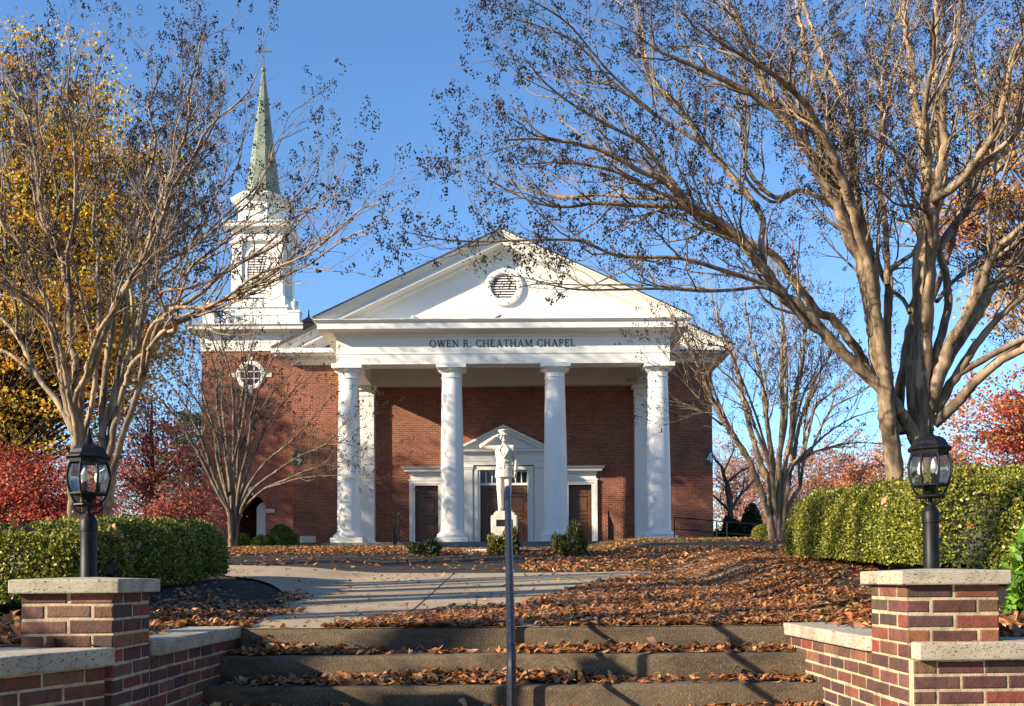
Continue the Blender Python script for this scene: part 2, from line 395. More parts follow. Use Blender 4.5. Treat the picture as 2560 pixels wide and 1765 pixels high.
# ------------------------------------------------------------------ ground
def sstep(a, b, x): t = np.clip((x-a)/(b-a), 0, 1); return t*t*(3-2*t)
_gy = [-50, 6.09, 7.5, 9, 12, 15.4, 18, 21, 25, 32, 38, 50, 80, 250]
_gz = [0, 0, .055, .13, .29, .45, .65, .86, 1.10, 1.30, 1.38, 1.42, 1.0, -2.0]
def G(x, y):
    x = np.asarray(x, float); y = np.asarray(y, float)
    z = np.interp(y, _gy, _gz)
    z = z + .22*sstep(2.1, 3.3, x)*sstep(5.5, 8, y) + .08*sstep(-2.0, -3.2, x)*sstep(4.8, 8, y)
    z = z + .08*np.exp(-(x/3.2)**2 - ((y-20.3)/2.3)**2) + .05*np.exp(-((x+2.9)/.7)**2 - ((y-8.8)/1.6)**2)
    rough = sstep(6.8, 9, y) * (1 - sstep(16, 26, y)*.6)
    z = z + .018*rough*np.sin(x*2.1+y*.7)*np.sin(y*1.3-x*.4)*(np.abs(x) > 2.4)
    return z
def g1(x, y): return float(G(x, y))
def ground_at(px, py):
    lo, hi = 5.0, 60.0
    Y = lo
    while Y < hi:
        p = at(px, py, Y)
        if p.z <= g1(p.x, p.y): return p
        Y += .05
    return at(px, py, hi)

def terrain(name, xs, ys, keep, m, label=None):
    X, Y = np.meshgrid(xs, ys); Z = G(X, Y); nx = len(xs)
    V = np.stack([X, Y, Z], -1).reshape(-1, 3)
    i, j = np.meshgrid(np.arange(len(xs)-1), np.arange(len(ys)-1)); i = i.ravel(); j = j.ravel()
    q = np.stack([j*nx+i, j*nx+i+1, (j+1)*nx+i+1, (j+1)*nx+i], 1)
    c = V[q].mean(1); q = q[keep(c[:, 0], c[:, 1])]
    o = put(name, raw_mesh(name, V, q, smooth=True), m); tag(o, kind='structure'); return o
xs = np.unique(np.round(np.concatenate([[-200, -120, -80, -50, -35, -25, -18, -14, 14, 18, 25, 35, 50, 80, 120, 200], np.arange(-12, 12.01, .25), [-1.8, 1.8, -2.1, 2.1]]), 3))
ys = np.unique(np.round(np.concatenate([np.arange(2.5, 22, .25), [4.3, 6.11], np.arange(22, 40, .5), [42, 46, 50, 56, 64, 75, 90, 120, 160, 250]]), 3))
def infront(x, y):   # side of the retaining walls where the pavement lies
    left = (x < 0) & ((y < 4.3) & (x > -1.95 - .42*(4.2-y)))
    return ((np.abs(x) < 1.85) & (y < 6.1)) | left | ((x >= 0) & (y < 4.3))
terrain('mulch_bed', xs, ys[ys <= 21.76], lambda x, y: ~infront(x, y), M_MULCH)
terrain('lawn', xs, ys[ys >= 21.74], lambda x, y: y > 0, M_LAWN)
mb = MB(); mb.box(-60, 60, -60, 6.0, -1.5, -1.25); tag(mb.build('pavement', M_PAVE), kind='structure')

# walk: one concrete sheet that fans out left and right round the statue bed
_lx = [1.8, 1.85, 1.9, 2.33, 2.9, 3.6, 4.3, 6.5, 9.0]; _ly = [6.10, 7.0, 7.7, 9.5, 10.5, 11.9, 12.9, 14.0, 14.6]
wx = np.unique(np.round(np.concatenate([np.arange(-9, 9.01, .12), [-1.8, 1.8]]), 3)); nyw = 60
y0 = np.where(np.abs(wx) <= 1.8, 6.10, np.interp(np.abs(wx), _lx, _ly)); y1 = 13.9 + .085*np.minimum(np.abs(wx), 5.2)**2
y1 = np.maximum(y1, y0+.05)
Yg = y0[None] + (y1-y0)[None]*np.linspace(0, 1, nyw)[:, None]; Xg = np.repeat(wx[None], nyw, 0); Zg = G(Xg, Yg) + .022*sstep(0, .4, Yg-6.10)+.002
V = np.stack([Xg, Yg, Zg], -1).reshape(-1, 3); nx = len(wx)
i, j = np.meshgrid(np.arange(nx-1), np.arange(nyw-1)); i = i.ravel(); j = j.ravel()
q = np.stack([j*nx+i, j*nx+i+1, (j+1)*nx+i+1, (j+1)*nx+i], 1)
tag(put('walk', raw_mesh('walk', V, q, smooth=True), M_WALK), kind='structure')
# joints scored in the walk
mb = MB()
def joint(a, b, wd=.012):
    n = 30; d = Vector((b[0]-a[0], b[1]-a[1])).normalized(); s = Vector((-d.y, d.x))*wd*.5
    vs, fs = [], []
    for k in range(n+1):
        x = a[0]+(b[0]-a[0])*k/n; y = a[1]+(b[1]-a[1])*k/n; z = g1(x, y)+.0275
        vs += [(x-s.x, y-s.y, z), (x+s.x, y+s.y, z)]
    for k in range(n): fs.append((2*k, 2*k+2, 2*k+3, 2*k+1))
    mb.add(vs, fs)
pa = ground_at(1072, 1533); pb = ground_at(1140, 1434)
joint((pa.x-.12, 7.0), (pb.x, pb.y-.05)); pc = ground_at(1372, 1434); pd = ground_at(1410, 1462)
joint((pc.x, pc.y-.05), (pd.x+.35, 10.2)); joint((-1.95, 8.1), (1.95, 8.1), .01); joint((-3.0, 10.9), (3.0, 10.9), .01)
tag(mb.build('walk_joints', mat('dark_joint_sand', flat((.06, .045, .03), .95, sc=20, var=.3)), None), kind='structure')

# ------------------------------------------------------------------ steps
steps = thing('concrete_steps', 'worn concrete steps strewn with brown leaves between the two low brick walls', 'steps', (0, 5.5, 0))
RIS, TRD = .153, .32
EDGE = [6.09 - TRD*i for i in range(8)]
for i, e in enumerate(EDGE):
    mb = MB(); n = 36; top = -RIS*i
    vs = []
    rs = np.random.default_rng(40+i); wv = np.convolve(rs.normal(size=n+9), np.ones(6)/6, 'same')*.004
    prof = [(.46, -.35), (0, -.35), (0, -.028), (.004, -.012), (.012, -.004), (.028, 0), (.46, 0)]
    m = len(prof)
    for k in range(n+1):
        x = -1.804 + 3.608*k/n
        for yy, zz in prof: vs.append((x, e + yy + (wv[k] if yy < .1 else 0), top + zz + (wv[k]*.6 if zz > -.1 and yy < .1 else 0)))
    fs = [(k*m+a, k*m+(a+1) % m, (k+1)*m+(a+1) % m, (k+1)*m+a) for k in range(n) for a in range(m)]
    fs += [tuple(range(m-1, -1, -1)), tuple(range(n*m, n*m+m))]
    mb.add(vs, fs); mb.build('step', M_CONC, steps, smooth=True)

# ------------------------------------------------------------------ near brick walls, built brick by brick
COURSE, BL, BH, JN = .0677, .200, .0575, .0132
MORT = (.47, .385, .245)
BRICKS = [(.125, .046, .034), (.088, .037, .031), (.17, .052, .030), (.105, .048, .037), (.185, .058, .034), (.070, .034, .031), (.14, .062, .042), (.19, .080, .048)]
rb = random.Random(5)
def brick_face(mb, o, u, L, z0, z1, nrm, phase=0, half=False):
    k0 = math.floor((z0+.06)/COURSE) - 1; zc = -.06 + k0*COURSE; k = k0
    while zc < z1:
        a, b = max(zc+JN*.5, z0), min(zc+COURSE-JN*.5, z1)
        if b - a > .012:
            s = -((k + phase) % 2)*(BL+JN)*.5
            while s < L:
                x0 = max(0, s+JN*.5 if s > 0 else 0); x1 = min(L, s+BL+JN*.5)
                if L - x1 < .03: x1 = L
                if x1 - x0 > .02 and not (x0 > L-.03):
                    j = [rb.uniform(-.0028, .0028) for _ in range(4)]
                    xa, xb = x0 + (j[0] if x0 > 0 else 0), x1 + (j[1] if x1 < L else 0)
                    za, zb = a + j[2], b + j[3]; pr = .004 + rb.uniform(-.001, .0012); c = .0055
                    col = tuple(v*rb.uniform(.8, 1.2) for v in rb.choice(BRICKS))
                    def P(uu, zz, d): return (o[0]+u[0]*uu+nrm[0]*d, o[1]+u[1]*uu+nrm[1]*d, zz)
                    vs = [P(xa, za, -.004), P(xb, za, -.004), P(xb, zb, -.004), P(xa, zb, -.004),
                          P(xa, za, pr-c*.6), P(xb, za, pr-c*.6), P(xb, zb, pr-c*.6), P(xa, zb, pr-c*.6),
                          P(xa+c, za+c, pr), P(xb-c, za+c, pr), P(xb-c, zb-c, pr), P(xa+c, zb-c, pr)]
                    fs = [(0, 1, 5, 4), (1, 2, 6, 5), (2, 3, 7, 6), (3, 0, 4, 7), (4, 5, 9, 8), (5, 6, 10, 9), (6, 7, 11, 10), (7, 4, 8, 11), (8, 9, 10, 11)]
                    if u[0]*nrm[1]-u[1]*nrm[0] > 0: fs = [f[::-1] for f in fs]
                    mb.add(vs, fs, col)
                s += BL + JN
        zc += COURSE; k += 1
def pier(side, label):
    x0, x1 = (-2.225, -1.81) if side < 0 else (1.79, 2.205); y0, y1 = 4.25, 4.665; zb = .262 if side < 0 else .276
    t = thing('brick_pier', label, 'brick pier', ((x0+x1)/2, (y0+y1)/2, -1.25), 'brick piers at the foot of the walk')
    mb = MB(); mb.box(x0, x1, y0, y1, -1.3, zb, MORT)
    brick_face(mb, (x0, y0), (1, 0), x1-x0, -1.3, zb, (0, -1), 0)
    xi = x1 if side < 0 else x0
    brick_face(mb, (xi, y0), (0, 1), y1-y0, -1.3, zb, (-side, 0), 1)
    xo = x0 if side < 0 else x1
    brick_face(mb, (xo, y0), (0, 1), y1-y0, -.06, zb, (side, 0), 1)
    brick_face(mb, (x0, y1), (1, 0), x1-x0, -.06, zb, (0, 1), 0)
    mb.build('brickwork', M_NBRICK, t, tint=True)
    o = .043; mb = MB(); n = 1
    a, b, c, d = x0-o, x1+o, y0-o, y1+o; cx, cy = (a+b)/2, (c+d)/2; z0, z1, z2 = zb, zb+.064, zb+.074
    mb.add([(a, c, z0), (b, c, z0), (b, d, z0), (a, d, z0), (a, c, z1), (b, c, z1), (b, d, z1), (a, d, z1),
            (cx-.06, cy-.06, z2), (cx+.06, cy-.06, z2), (cx+.06, cy+.06, z2), (cx-.06, cy+.06, z2)],
           [(3, 2, 1, 0), (0, 1, 5, 4), (1, 2, 6, 5), (2, 3, 7, 6), (3, 0, 4, 7), (4, 5, 9, 8), (5, 6, 10, 9), (6, 7, 11, 10), (7, 4, 8, 11), (8, 9, 10, 11)])
    mb.build('stone_cap', M_CAST, t, bevel=.007)
    return cx, cy, z2
capL = pier(-1, 'shaded brick pier with a stone cap left of the steps, beside the flaring wall')
capR = pier(1, 'sunlit brick pier with a stone cap right of the steps, before the tall hedge')
def cheek(side, label):
    t = thing('cheek_wall', label, 'low wall', (side*1.95, 5.4, -1.2), 'low cheek walls flanking the steps')
    xi = side*1.80; xo = side*2.08; mb = MB()
    mb.box(min(xi, xo), max(xi, xo), 4.668, 6.14, -1.3, -.062, MORT)
    brick_face(mb, (xi, 4.668), (0, 1), 1.47, -1.3, -.062, (-side, 0), 0)
    mb.build('brickwork', M_NBRICK, t, tint=True)
    xi2 = side*1.765; xo2 = side*2.11
    pl = [(xo2, 4.672), (xi2+side*.03, 4.672), (xi2, 4.71), (xi2, 6.12), (xo2, 6.12)]
    if side > 0: pl = pl[::-1]
    mb = MB(); mb.prism_xy(pl if MB and True else pl, -.06, .018)
    mb.build('coping', M_CAST, t, bevel=.009)
cheek(-1, 'shaded low brick wall with stone coping along the left edge of the steps')
cheek(1, 'sunlit low brick wall with stone coping along the right edge of the steps')
def wing(label, pts, side):
    t = thing('wing_wall', label, 'low wall', (pts[0][0], pts[0][1], -1.25), 'low wing walls beyond the piers')
    mb = MB(); cp_front, cp_back = [], []
    for a, b in zip(pts[:-1], pts[1:]):
        d = Vector((b[0]-a[0], b[1]-a[1])); L = d.length; d /= L
        nr = Vector((-d.y, d.x)) if side < 0 else Vector((d.y, -d.x))       # towards the viewer's side
        bk = -nr*.26
        poly = [a, b, (b[0]+bk.x, b[1]+bk.y), (a[0]+bk.x, a[1]+bk.y)]
        if side < 0: poly = poly[::-1]
        mb2 = MB(); mb2.prism_xy(poly, -1.3, -.062); mb.add(mb2.v, mb2.f, MORT)
        brick_face(mb, a, (d.x, d.y), L, -1.3, -.062, (nr.x, nr.y), 0)
    mb.build('brickwork', M_NBRICK, t, tint=True)
    return t
def wing_cope(t, front, back):
    poly = front + back[::-1]
    A = sum(poly[i-1][0]*poly[i][1]-poly[i][0]*poly[i-1][1] for i in range(len(poly)))
    if A < 0: poly = poly[::-1]
    MB().prism_xy(poly, -.06, .02).build('coping', M_CAST, t, bevel=.009)
wl = [(-1.815, 4.17), (-2.02, 3.72), (-2.26, 3.27), (-2.58, 2.80), (-3.2, 2.2), (-5.2, 1.4), (-9, .6)]
t = wing('shaded flaring brick wall with pale stone coping left of the steps', wl, -1)
fr = [(-1.772, 4.19), (-1.985, 3.72), (-2.225, 3.25), (-2.55, 2.77), (-3.18, 2.16), (-5.19, 1.355), (-9, .55)]
wing_cope(t, fr, [(-2.30, 4.245), (-2.40, 3.87), (-2.60, 3.43), (-2.88, 3.0), (-3.42, 2.46), (-5.3, 1.7), (-9, .9)])
MB().box(-2.2, -1.815, 4.172, 4.26, -1.3, -.06).build('brick_return', M_NBRICK, t) if False else None
wr = [(1.795, 4.20), (3.2, 4.24), (5.0, 4.40), (9.0, 5.1)]
t = wing('sunlit straight brick wall with stone coping right of the steps', wr, 1)
wing_cope(t, [(1.80, 4.155), (3.2, 4.195), (5.0, 4.355), (9, 5.06)], [(1.80, 4.246), (2.22, 4.247), (2.23, 4.52), (3.2, 4.53), (5.0, 4.69), (9, 5.4)])
# inner return bricks of the piers run down to the wall feet
# ------------------------------------------------------------------ post lanterns
def lantern(cx, cy, zb, label):
    t = thing('post_lantern', label, 'lamp post', (cx, cy, zb), 'black lanterns on the brick piers')
    z = lambda v: zb - .004 + v
    MB().lathe([(.042, z(0)), (.037, z(.006)), (.0365, z(.222)), (.0405, z(.224)), (.0405, z(.272)), (.036, z(.280)), (.023, z(.304)), (.021, z(.307)), (.010, z(.308)), (.010, z(.345))], cx, cy, 28).build('post', M_BLACK, t, smooth=True)
    A0 = math.atan2(-cy, -cx) + math.radians(22.5)
    MB().lathe([(.012, z(.336)), (.060, z(.340)), (.071, z(.346)), (.069, z(.352)), (.040, z(.358)), (.022, z(.366)), (.032, z(.392)), (.034, z(.399)), (.012, z(.400))], cx, cy, 8, A0).build('gallery', M_BLACK, t)
    mb = MB()
    for k in range(8):
        a = A0 + k*math.pi/4
        pts = [(.083, .399), (.078, .384), (.064, .362), (.052, .350)]
        mb.tube([(cx+r*math.cos(a), cy+r*math.sin(a), z(h)) for r, h in pts], .0045, 6)
    for k in range(4):
        a = k*math.pi/2 + .35
        pts = [(.064, .340), (.058, .326), (.046, .314), (.032, .309), (.018, .311)]
        mb.tube([(cx+r*math.cos(a), cy+r*math.sin(a), z(h)) for r, h in pts], .0035, 6)
    mb.build('scroll_bracket', M_BLACK, t, smooth=True)
    prof = [(.083, .402), (.092, .425), (.099, .455), (.1015, .482), (.100, .505), (.094, .530), (.085, .549)]
    cage = MB(); 
    for k in range(8):
        a = A0 + k*math.pi/4
        cage.tube([(cx+r*math.cos(a), cy+r*math.sin(a), z(h)) for r, h in prof], .0052, 6)
    cage.lathe([(.080, z(.395)), (.090, z(.397)), (.090, z(.404)), (.080, z(.406))], cx, cy, 8, A0)
    cage.lathe([(.078, z(.546)), (.090, z(.548)), (.092, z(.566)), (.078, z(.570))], cx, cy, 8, A0)
    cage.build('cage', M_BLACK, t)
    g = MB(); vs = []; n = 8
    for r, h in prof:
        for k in range(n):
            a = A0 + 2*math.pi*k/n; vs.append((cx+(r-.004)*math.cos(a), cy+(r-.004)*math.sin(a), z(h)))
    g.add(vs, [(i*n+k, i*n+(k+1) % n, (i+1)*n+(k+1) % n, (i+1)*n+k) for i in range(len(prof)-1) for k in range(n)])
    g.build('glass_panes', M_GLASS, t, smooth=True)
    MB().lathe([(.079, z(.560)), (.097, z(.566)), (.1045, z(.571)), (.105, z(.577)), (.095, z(.583)), (.085, z(.594)), (.078, z(.610)), (.066, z(.624)), (.044, z(.634)), (.026, z(.638)), (.010, z(.640))], cx, cy, 8, A0).build('roof', M_BLACK, t, bevel=.002)
    MB().lathe([(.022, z(.636)), (.026, z(.640)), (.018, z(.648)), (.020, z(.653)), (.0155, z(.660)), (.017, z(.665)), (.0125, z(.672)), (.014, z(.677)), (.009, z(.686)), (.0105, z(.691)), (.007, z(.699)), (.008, z(.704)), (.003, z(.720))], cx, cy, 14).build('finial', M_BLACK, t, smooth=True)
    for k in range(3):
        a = k*2*math.pi/3 + .5; bx, by = cx+.040*math.cos(a), cy+.040*math.sin(a)
        s = MB().lathe([(.011, z(.398)), (.011, z(.452)), (.008, z(.456))], bx, by, 10).build('candle_socket', M_BLACK, t)
        MB().lathe([(.007, z(.454)), (.015, z(.470)), (.0165, z(.484)), (.011, z(.504)), (.004, z(.522)), (.001, z(.530))], bx, by, 12).build('bulb', M_BULB, t, smooth=True)
lantern(*capL, 'black post lantern on the shaded left pier, in front of red and gold trees')
lantern(*capR, 'black post lantern on the sunlit right pier, in front of the green hedge')

# ------------------------------------------------------------------ centre handrail
hr = thing('handrail', 'glossy black metal handrail running down the middle of the leafy steps', 'handrail', (-.01, 5, -.5))
RA = Vector((-.026, 6.12, .915)); RB = Vector((-.006, 4.02, -.015))
mb = MB(); d = (RB-RA).normalized()
def arc(a, b, c, n=6): return [a*(1-t)**2 + b*2*t*(1-t) + c*t*t for t in [i/n for i in range(n+1)]]
mb.tube([RA + Vector((0, .02, -.10)), RA + Vector((0, .012, -.03))] + arc(RA+Vector((0, .008, -.01)), RA, RA + d*.05)[1:] + [RA+d*.4, RA+d*.9, RA+d*1.4] + arc(RB-d*.10, RB, RB+Vector((0, .012, -.12)), 8) + [RB+Vector((0, .014, -.5)), RB+Vector((0, .014, -1.05))], .0205, 8)
mb.build('top_rail', M_RAIL, hr, smooth=True)
off = Vector((0, 0, -.55)); MB().tube([RA+off+Vector((0, -.01, 0)), RB+off+Vector((0, .03, 0))], .015, 8).build('lower_rail', M_RAIL, hr, smooth=True)
for f in (.03, .36, .69):
    p = RA.lerp(RB, f); k = max(i for i, e in enumerate(EDGE) if p.y < e + TRD + .001 or i == 0) if False else None
    zt = -RIS*max(0, math.ceil((6.09 - p.y)/TRD))
    MB().tube([(p.x, p.y, zt-.03), (p.x, p.y, p.z-.005)], .016, 8).build('post', M_RAIL, hr, smooth=True)

# ------------------------------------------------------------------ chapel
X0 = -.33; YC = 35.2; YA = YC-.36; YW = 39.1; YP = YW-.36; FL = 1.68
ch = thing('chapel', 'red brick chapel with a white columned portico and a green spired tower', 'chapel', (X0, YW, 1.3))
W0, W1 = -9.16, 8.43                       # nave front wall
# --- walls (front wall with three door openings)
DH = 4.24
doors = [(at(1067, 1300, YW).x, .485), (at(1260, 1300, YW).x, .99), (at(1450.6, 1300, YW).x, .485)]
mb = MB()
xsw = [W0] + [v for c, h in doors for v in (c-h, c+h)] + [W1]
for a, b in zip(xsw[0::2], xsw[1::2]): mb.box(a, b, YW, YW+.4, .8, 10.2)
for c, h in doors: mb.box(c-h, c+h, YW, YW+.4, DH + (.62 if h > .6 else 0), 10.2)
mb.box(W0, W0+.4, YW+.4, 63, .8, 10.2); mb.box(W1-.4, W1, YW+.4, 63, .8, 10.2); mb.box(W0, W1, 63, 63.4, .8, 10.2)
RS = .468                                   # roof slope
mb.prism_xz([(W0+.0, 9.9), (W1, 9.9), (X0, 9.9+(W1-X0)*RS)], YW+.002, YW+.35)
mb.build('wall', M_BRICK, ch, uv=True)
# --- main roof with raking cornices
er = 9.55; ez = 9.98; apex = ez + er*RS
MB().prism_xz([(X0-er, ez), (X0, apex), (X0+er, ez), (X0+er, ez-.1), (X0, apex-.12), (X0-er, ez-.1)], YW-.72, 64).build('roof', M_ROOF, ch)
def rake(mb, half, zl, prof, yf, zcut, xc=X0):
    vs, n = [], len(prof)
    for o, d in prof: vs.append((xc-(half-(d-zl+zcut)/RS), yf-o, zcut))
    for o, d in prof: vs.append((xc, yf-o, zl+half*RS-d))
    for o, d in prof: vs.append((xc+(half-(d-zl+zcut)/RS), yf-o, zcut))
    fs = [(k*n+a, k*n+(a+1) % n, (k+1)*n+(a+1) % n, (k+1)*n+a) for k in (0, 1) for a in range(n)]
    mb.add(vs, [f[::-1] for f in fs] + [tuple(range(n)), tuple(range(3*n-1, 2*n-1, -1))])
RP = [(-.3, .0), (.74, .0), (.74, .055), (.68, .08), (.50, .33), (.50, .36), (.54, .37), (.54, .45), (.50, .46), (.14, .49), (.12, .56), (.05, .64), (.05, .74), (-.3, .74)]
def chevron(mb, half, zl, d0, d1, y0, y1, xc=X0, trim=0):
    h = half - trim; za = zl + half*RS; zt = zl + trim*RS
    mb.prism_xz([(xc-h, zt-d0), (xc-h, zt-d1), (xc, za-d1), (xc+h, zt-d1), (xc+h, zt-d0), (xc, za-d0)], y0, y1)
mb = MB()
rake(mb, er, ez-.102, [(o*.93, d) for o, d in RP], YW, 9.901)
mb.build('raking_cornice', M_WHITE, ch)
for s in (-1, 1):
    mb = MB(); xe = X0 + s*er; xi = X0 + s*5.9; xw = W0 if s < 0 else W1
    a, b = min(xe, xi), max(xe, xi)
    mb.box(a, b, YW-.70, YW-.003, 9.70, 9.90); mb.box(a+(.10 if s < 0 else 0), b-(.10 if s > 0 else 0), YW-.58, YW-.003, 9.60, 9.698)
    c, d = min(xw, xi), max(xw, xi); mb.box(c-.06*(s < 0), d+.06*(s > 0), YW-.06, YW-.004, 9.33, 9.598)
    # eaves along the sides
    ye = 63.5
    if s < 0: mb.box(xe, W0-.003, YW-.003, ye, 9.70, 9.90); mb.box(W0-.06, W0-.004, YW-.002, ye, 9.33, 9.698)
    else: mb.box(W1+.003, xe, YW-.003, ye, 9.70, 9.90); mb.box(W1+.004, W1+.06, YW-.002, ye, 9.33, 9.698)
    mb.build('eaves_cornice', M_WHITE, ch, bevel=.012)
v = at(772, 802, 41.5); mb = MB(); mb.box(v.x-.22, v.x+.22, 41.3, 41.7, 9.9, v.z-.1); mb.lathe([(.34, v.z-.1), (.34, v.z-.04), (.06, v.z+.16), (.02, v.z+.5)], v.x, 41.5, 4, math.pi/4); mb.build('roof_vent', M_BLACK, ch)

# --- portico floor and steps
mb = MB()
for i in range(3):
    e = .36*i; mb.box(X0-6.62-.45*i, X0+6.55+.3*i, 34.18-e, YW-.002 if i == 0 else 36-e, .7, FL-.135*i - (.0 if i == 0 else .002))
mb.build('porch_steps', M_GREYSTEP, ch, bevel=.02)
# --- columns
cols = [at(p, 1345, YC).x for p in (873.2, 1131.6, 1390.2, 1648.4)]
ZT = 8.37                                   # underside of architrave
def column(cx):
    r0, r1 = .435, .375
    root = MB(); root.box(cx-.605, cx+.605, YC-.605, YC+.605, FL, FL+.205); pl = root.build('plinth', M_WHITECOL, None, bevel=.015)
    return cx
for cx in cols:
    c = bpy.data.objects.new('column', None); COL.objects.link(c); c.parent = ch; c.matrix_parent_inverse = ch.matrix_basis.inverted(); c.location = (cx, YC, FL)
    bpy.context.view_layer.update()
    def sub(mb, name, **k):
        o = mb.build(name, M_WHITECOL, None, **k); o.parent = c; o.matrix_parent_inverse = c.matrix_world.inverted(); return o
    m = MB(); m.box(cx-.605, cx+.605, YC-.605, YC+.605, FL, FL+.20); sub(m, 'plinth', bevel=.015)
    z = FL+.20
    m = MB(); m.lathe([(.5, z), (.575, z+.02), (.60, z+.08), (.575, z+.135), (.52, z+.15), (.50, z+.165), (.515, z+.19), (.50, z+.21), (.455, z+.225), (.445, z+.26)], cx, YC, 40); sub(m, 'base', smooth=True)
    zs, ze = z+.26, ZT-.52; prof = []
    for i in range(17):
        f = i/16; prof.append((.445 - .012*f - .063*max(0, (f-.25)/.75)**1.6, zs + (ze-zs)*f))
    m = MB(); m.lathe(prof, cx, YC, 48); sub(m, 'shaft', smooth=True)
    m = MB(); m.lathe([(.372, ze), (.40, ze+.01), (.405, ze+.035), (.385, ze+.05), (.372, ze+.06), (.372, ze+.20), (.40, ze+.215), (.41, ze+.235), (.44, ze+.25), (.49, ze+.285), (.525, ze+.33), (.53, ze+.36)], cx, YC, 40)
    m.box(cx-.56, cx+.56, YC-.56, YC+.56, ze+.36, ZT-.002); sub(m, 'capital', smooth=True)
# --- pilasters on the back wall
for cx in (cols[0], cols[3]):
    m = MB(); m.box(cx-.42, cx+.42, YP, YW-.003, FL+.30, ZT-.42)
    m.box(cx-.50, cx+.50, YP-.08, YW-.003, FL, FL+.13); m.box(cx-.47, cx+.47, YP-.05, YW-.003, FL+.13, FL+.22); m.box(cx-.44, cx+.44, YP-.02, YW-.003, FL+.22, FL+.30)
    m.box(cx-.45, cx+.45, YP-.03, YW-.003, ZT-.42, ZT-.37); m.box(cx-.43, cx+.43, YP-.01, YW-.003, ZT-.37, ZT-.18); m.box(cx-.52, cx+.52, YP-.10, YW-.003, ZT-.18, ZT-.002)
    m.build('pilaster', M_WHITECOL, ch, bevel=.012)
# --- entablature (front and two returns), swept profile
xl, xr = cols[0]-.40, cols[3]+.40
path = [(xl, YW-.004), (xl, YA), (xr, YA), (xr, YW-.004)]
def zz(py, Y=YA): return at(1260, py, Y).z
prof = [(-.74, ZT), (0, ZT), (0, ZT+.37), (.022, ZT+.372), (.022, ZT+.42), (.006, ZT+.44), (.006, 9.36), (.03, 9.38), (.05, 9.47), (.12, 9.53), (.60, 9.55), (.60, 9.78), (.66, 9.80), (.72, 9.86), (.72, 9.89), (-.74, 9.92)]
prof = [(a, b) for a, b in prof]
mb = MB(); mb.mould(path, prof, closed=False); mb.build('entablature', M_WHITE, ch)
mb = MB(); mb.box(xl+.05, xr-.05, YA-.012, YA+.02, ZT+.18, ZT+.192); 
# ceiling and wall beam of the porch
mb = MB(); mb.box(xl+.70, xr-.70, YA+.70, YW-.02, 9.15, 9.25); mb.build('porch_ceiling', M_SOFFIT, ch)
mb = MB(); mb.box(xl+.741, xr-.741, YP-.02, YW-.005, ZT, ZT+.36); mb.box(xl+.741, xr-.741, YP-.05, YW-.005, ZT+.36, 9.149); mb.build('wall_beam', M_SOFFIT, ch, bevel=.01)
# --- pediment
half = 6.93; zl = 9.93; AP = zl + half*RS
mb = MB(); mb.prism_xz([(X0-6.2, 9.9), (X0+6.2, 9.9), (X0, 9.9+6.2*RS+.1)], YA+.01, YA+.3); mb.build('tympanum', M_WHITE, ch)
mb = MB()
rake(mb, half, zl, RP, YA, 9.905)
mb.build('pediment_cornice', M_WHITE, ch)
MB().prism_xz([(X0-half-.03, zl+.03), (X0, AP+.045), (X0+half+.03, zl+.03), (X0+half+.03, zl+.006), (X0, AP+.006), (X0-half-.03, zl+.006)], YA-.78, YW+.3).build('portico_roof', M_ROOF, ch)
# --- round vent
c = at(1259.8, 717.7, YA)
fr = MB(); n = 40; vs = []
for r, y in ((.48, YA-.01), (.50, YA-.10), (.60, YA-.13), (.70, YA-.10), (.72, YA-.06), (.72, YA+.05), (.48, YA+.05)):
    for k in range(n): a = 2*math.pi*k/n; vs.append((c.x+r*math.cos(a), y, c.z+r*math.sin(a)))
fr.add(vs, [(i*n+k, ((i+1) % 7)*n+k, ((i+1) % 7)*n+(k+1) % n, i*n+(k+1) % n) for i in range(7) for k in range(n)])
vent = fr.build('round_vent', M_WHITE, ch, smooth=True)
def childof(o, p): o.parent = p; o.matrix_parent_inverse = p.matrix_world.inverted(); return o
bpy.context.view_layer.update()
lv = MB(); z = c.z-.44
while z < c.z+.46:
    hw = math.sqrt(max(0, .49**2-(z-c.z)**2))
    if hw > .08: lv.add([(c.x-hw, YA-.03, z), (c.x+hw, YA-.03, z), (c.x+hw, YA+.008, z+.040), (c.x-hw, YA+.008, z+.040), (c.x-hw, YA-.03, z-.014), (c.x+hw, YA-.03, z-.014), (c.x+hw, YA+.008, z+.026), (c.x-hw, YA+.008, z+.026)],
                       [(0, 1, 2, 3), (7, 6, 5, 4), (0, 4, 5, 1)])
    z += .098
childof(lv.build('louvres', M_WHITE, None), vent)
bk = MB(); bk.add([(c.x+.49*math.cos(2*math.pi*k/n), YA+.009, c.z+.49*math.sin(2*math.pi*k/n)) for k in range(n)], [tuple(range(n-1, -1, -1))]); childof(bk.build('dark_backing', M_DARKGLASS, None), vent)

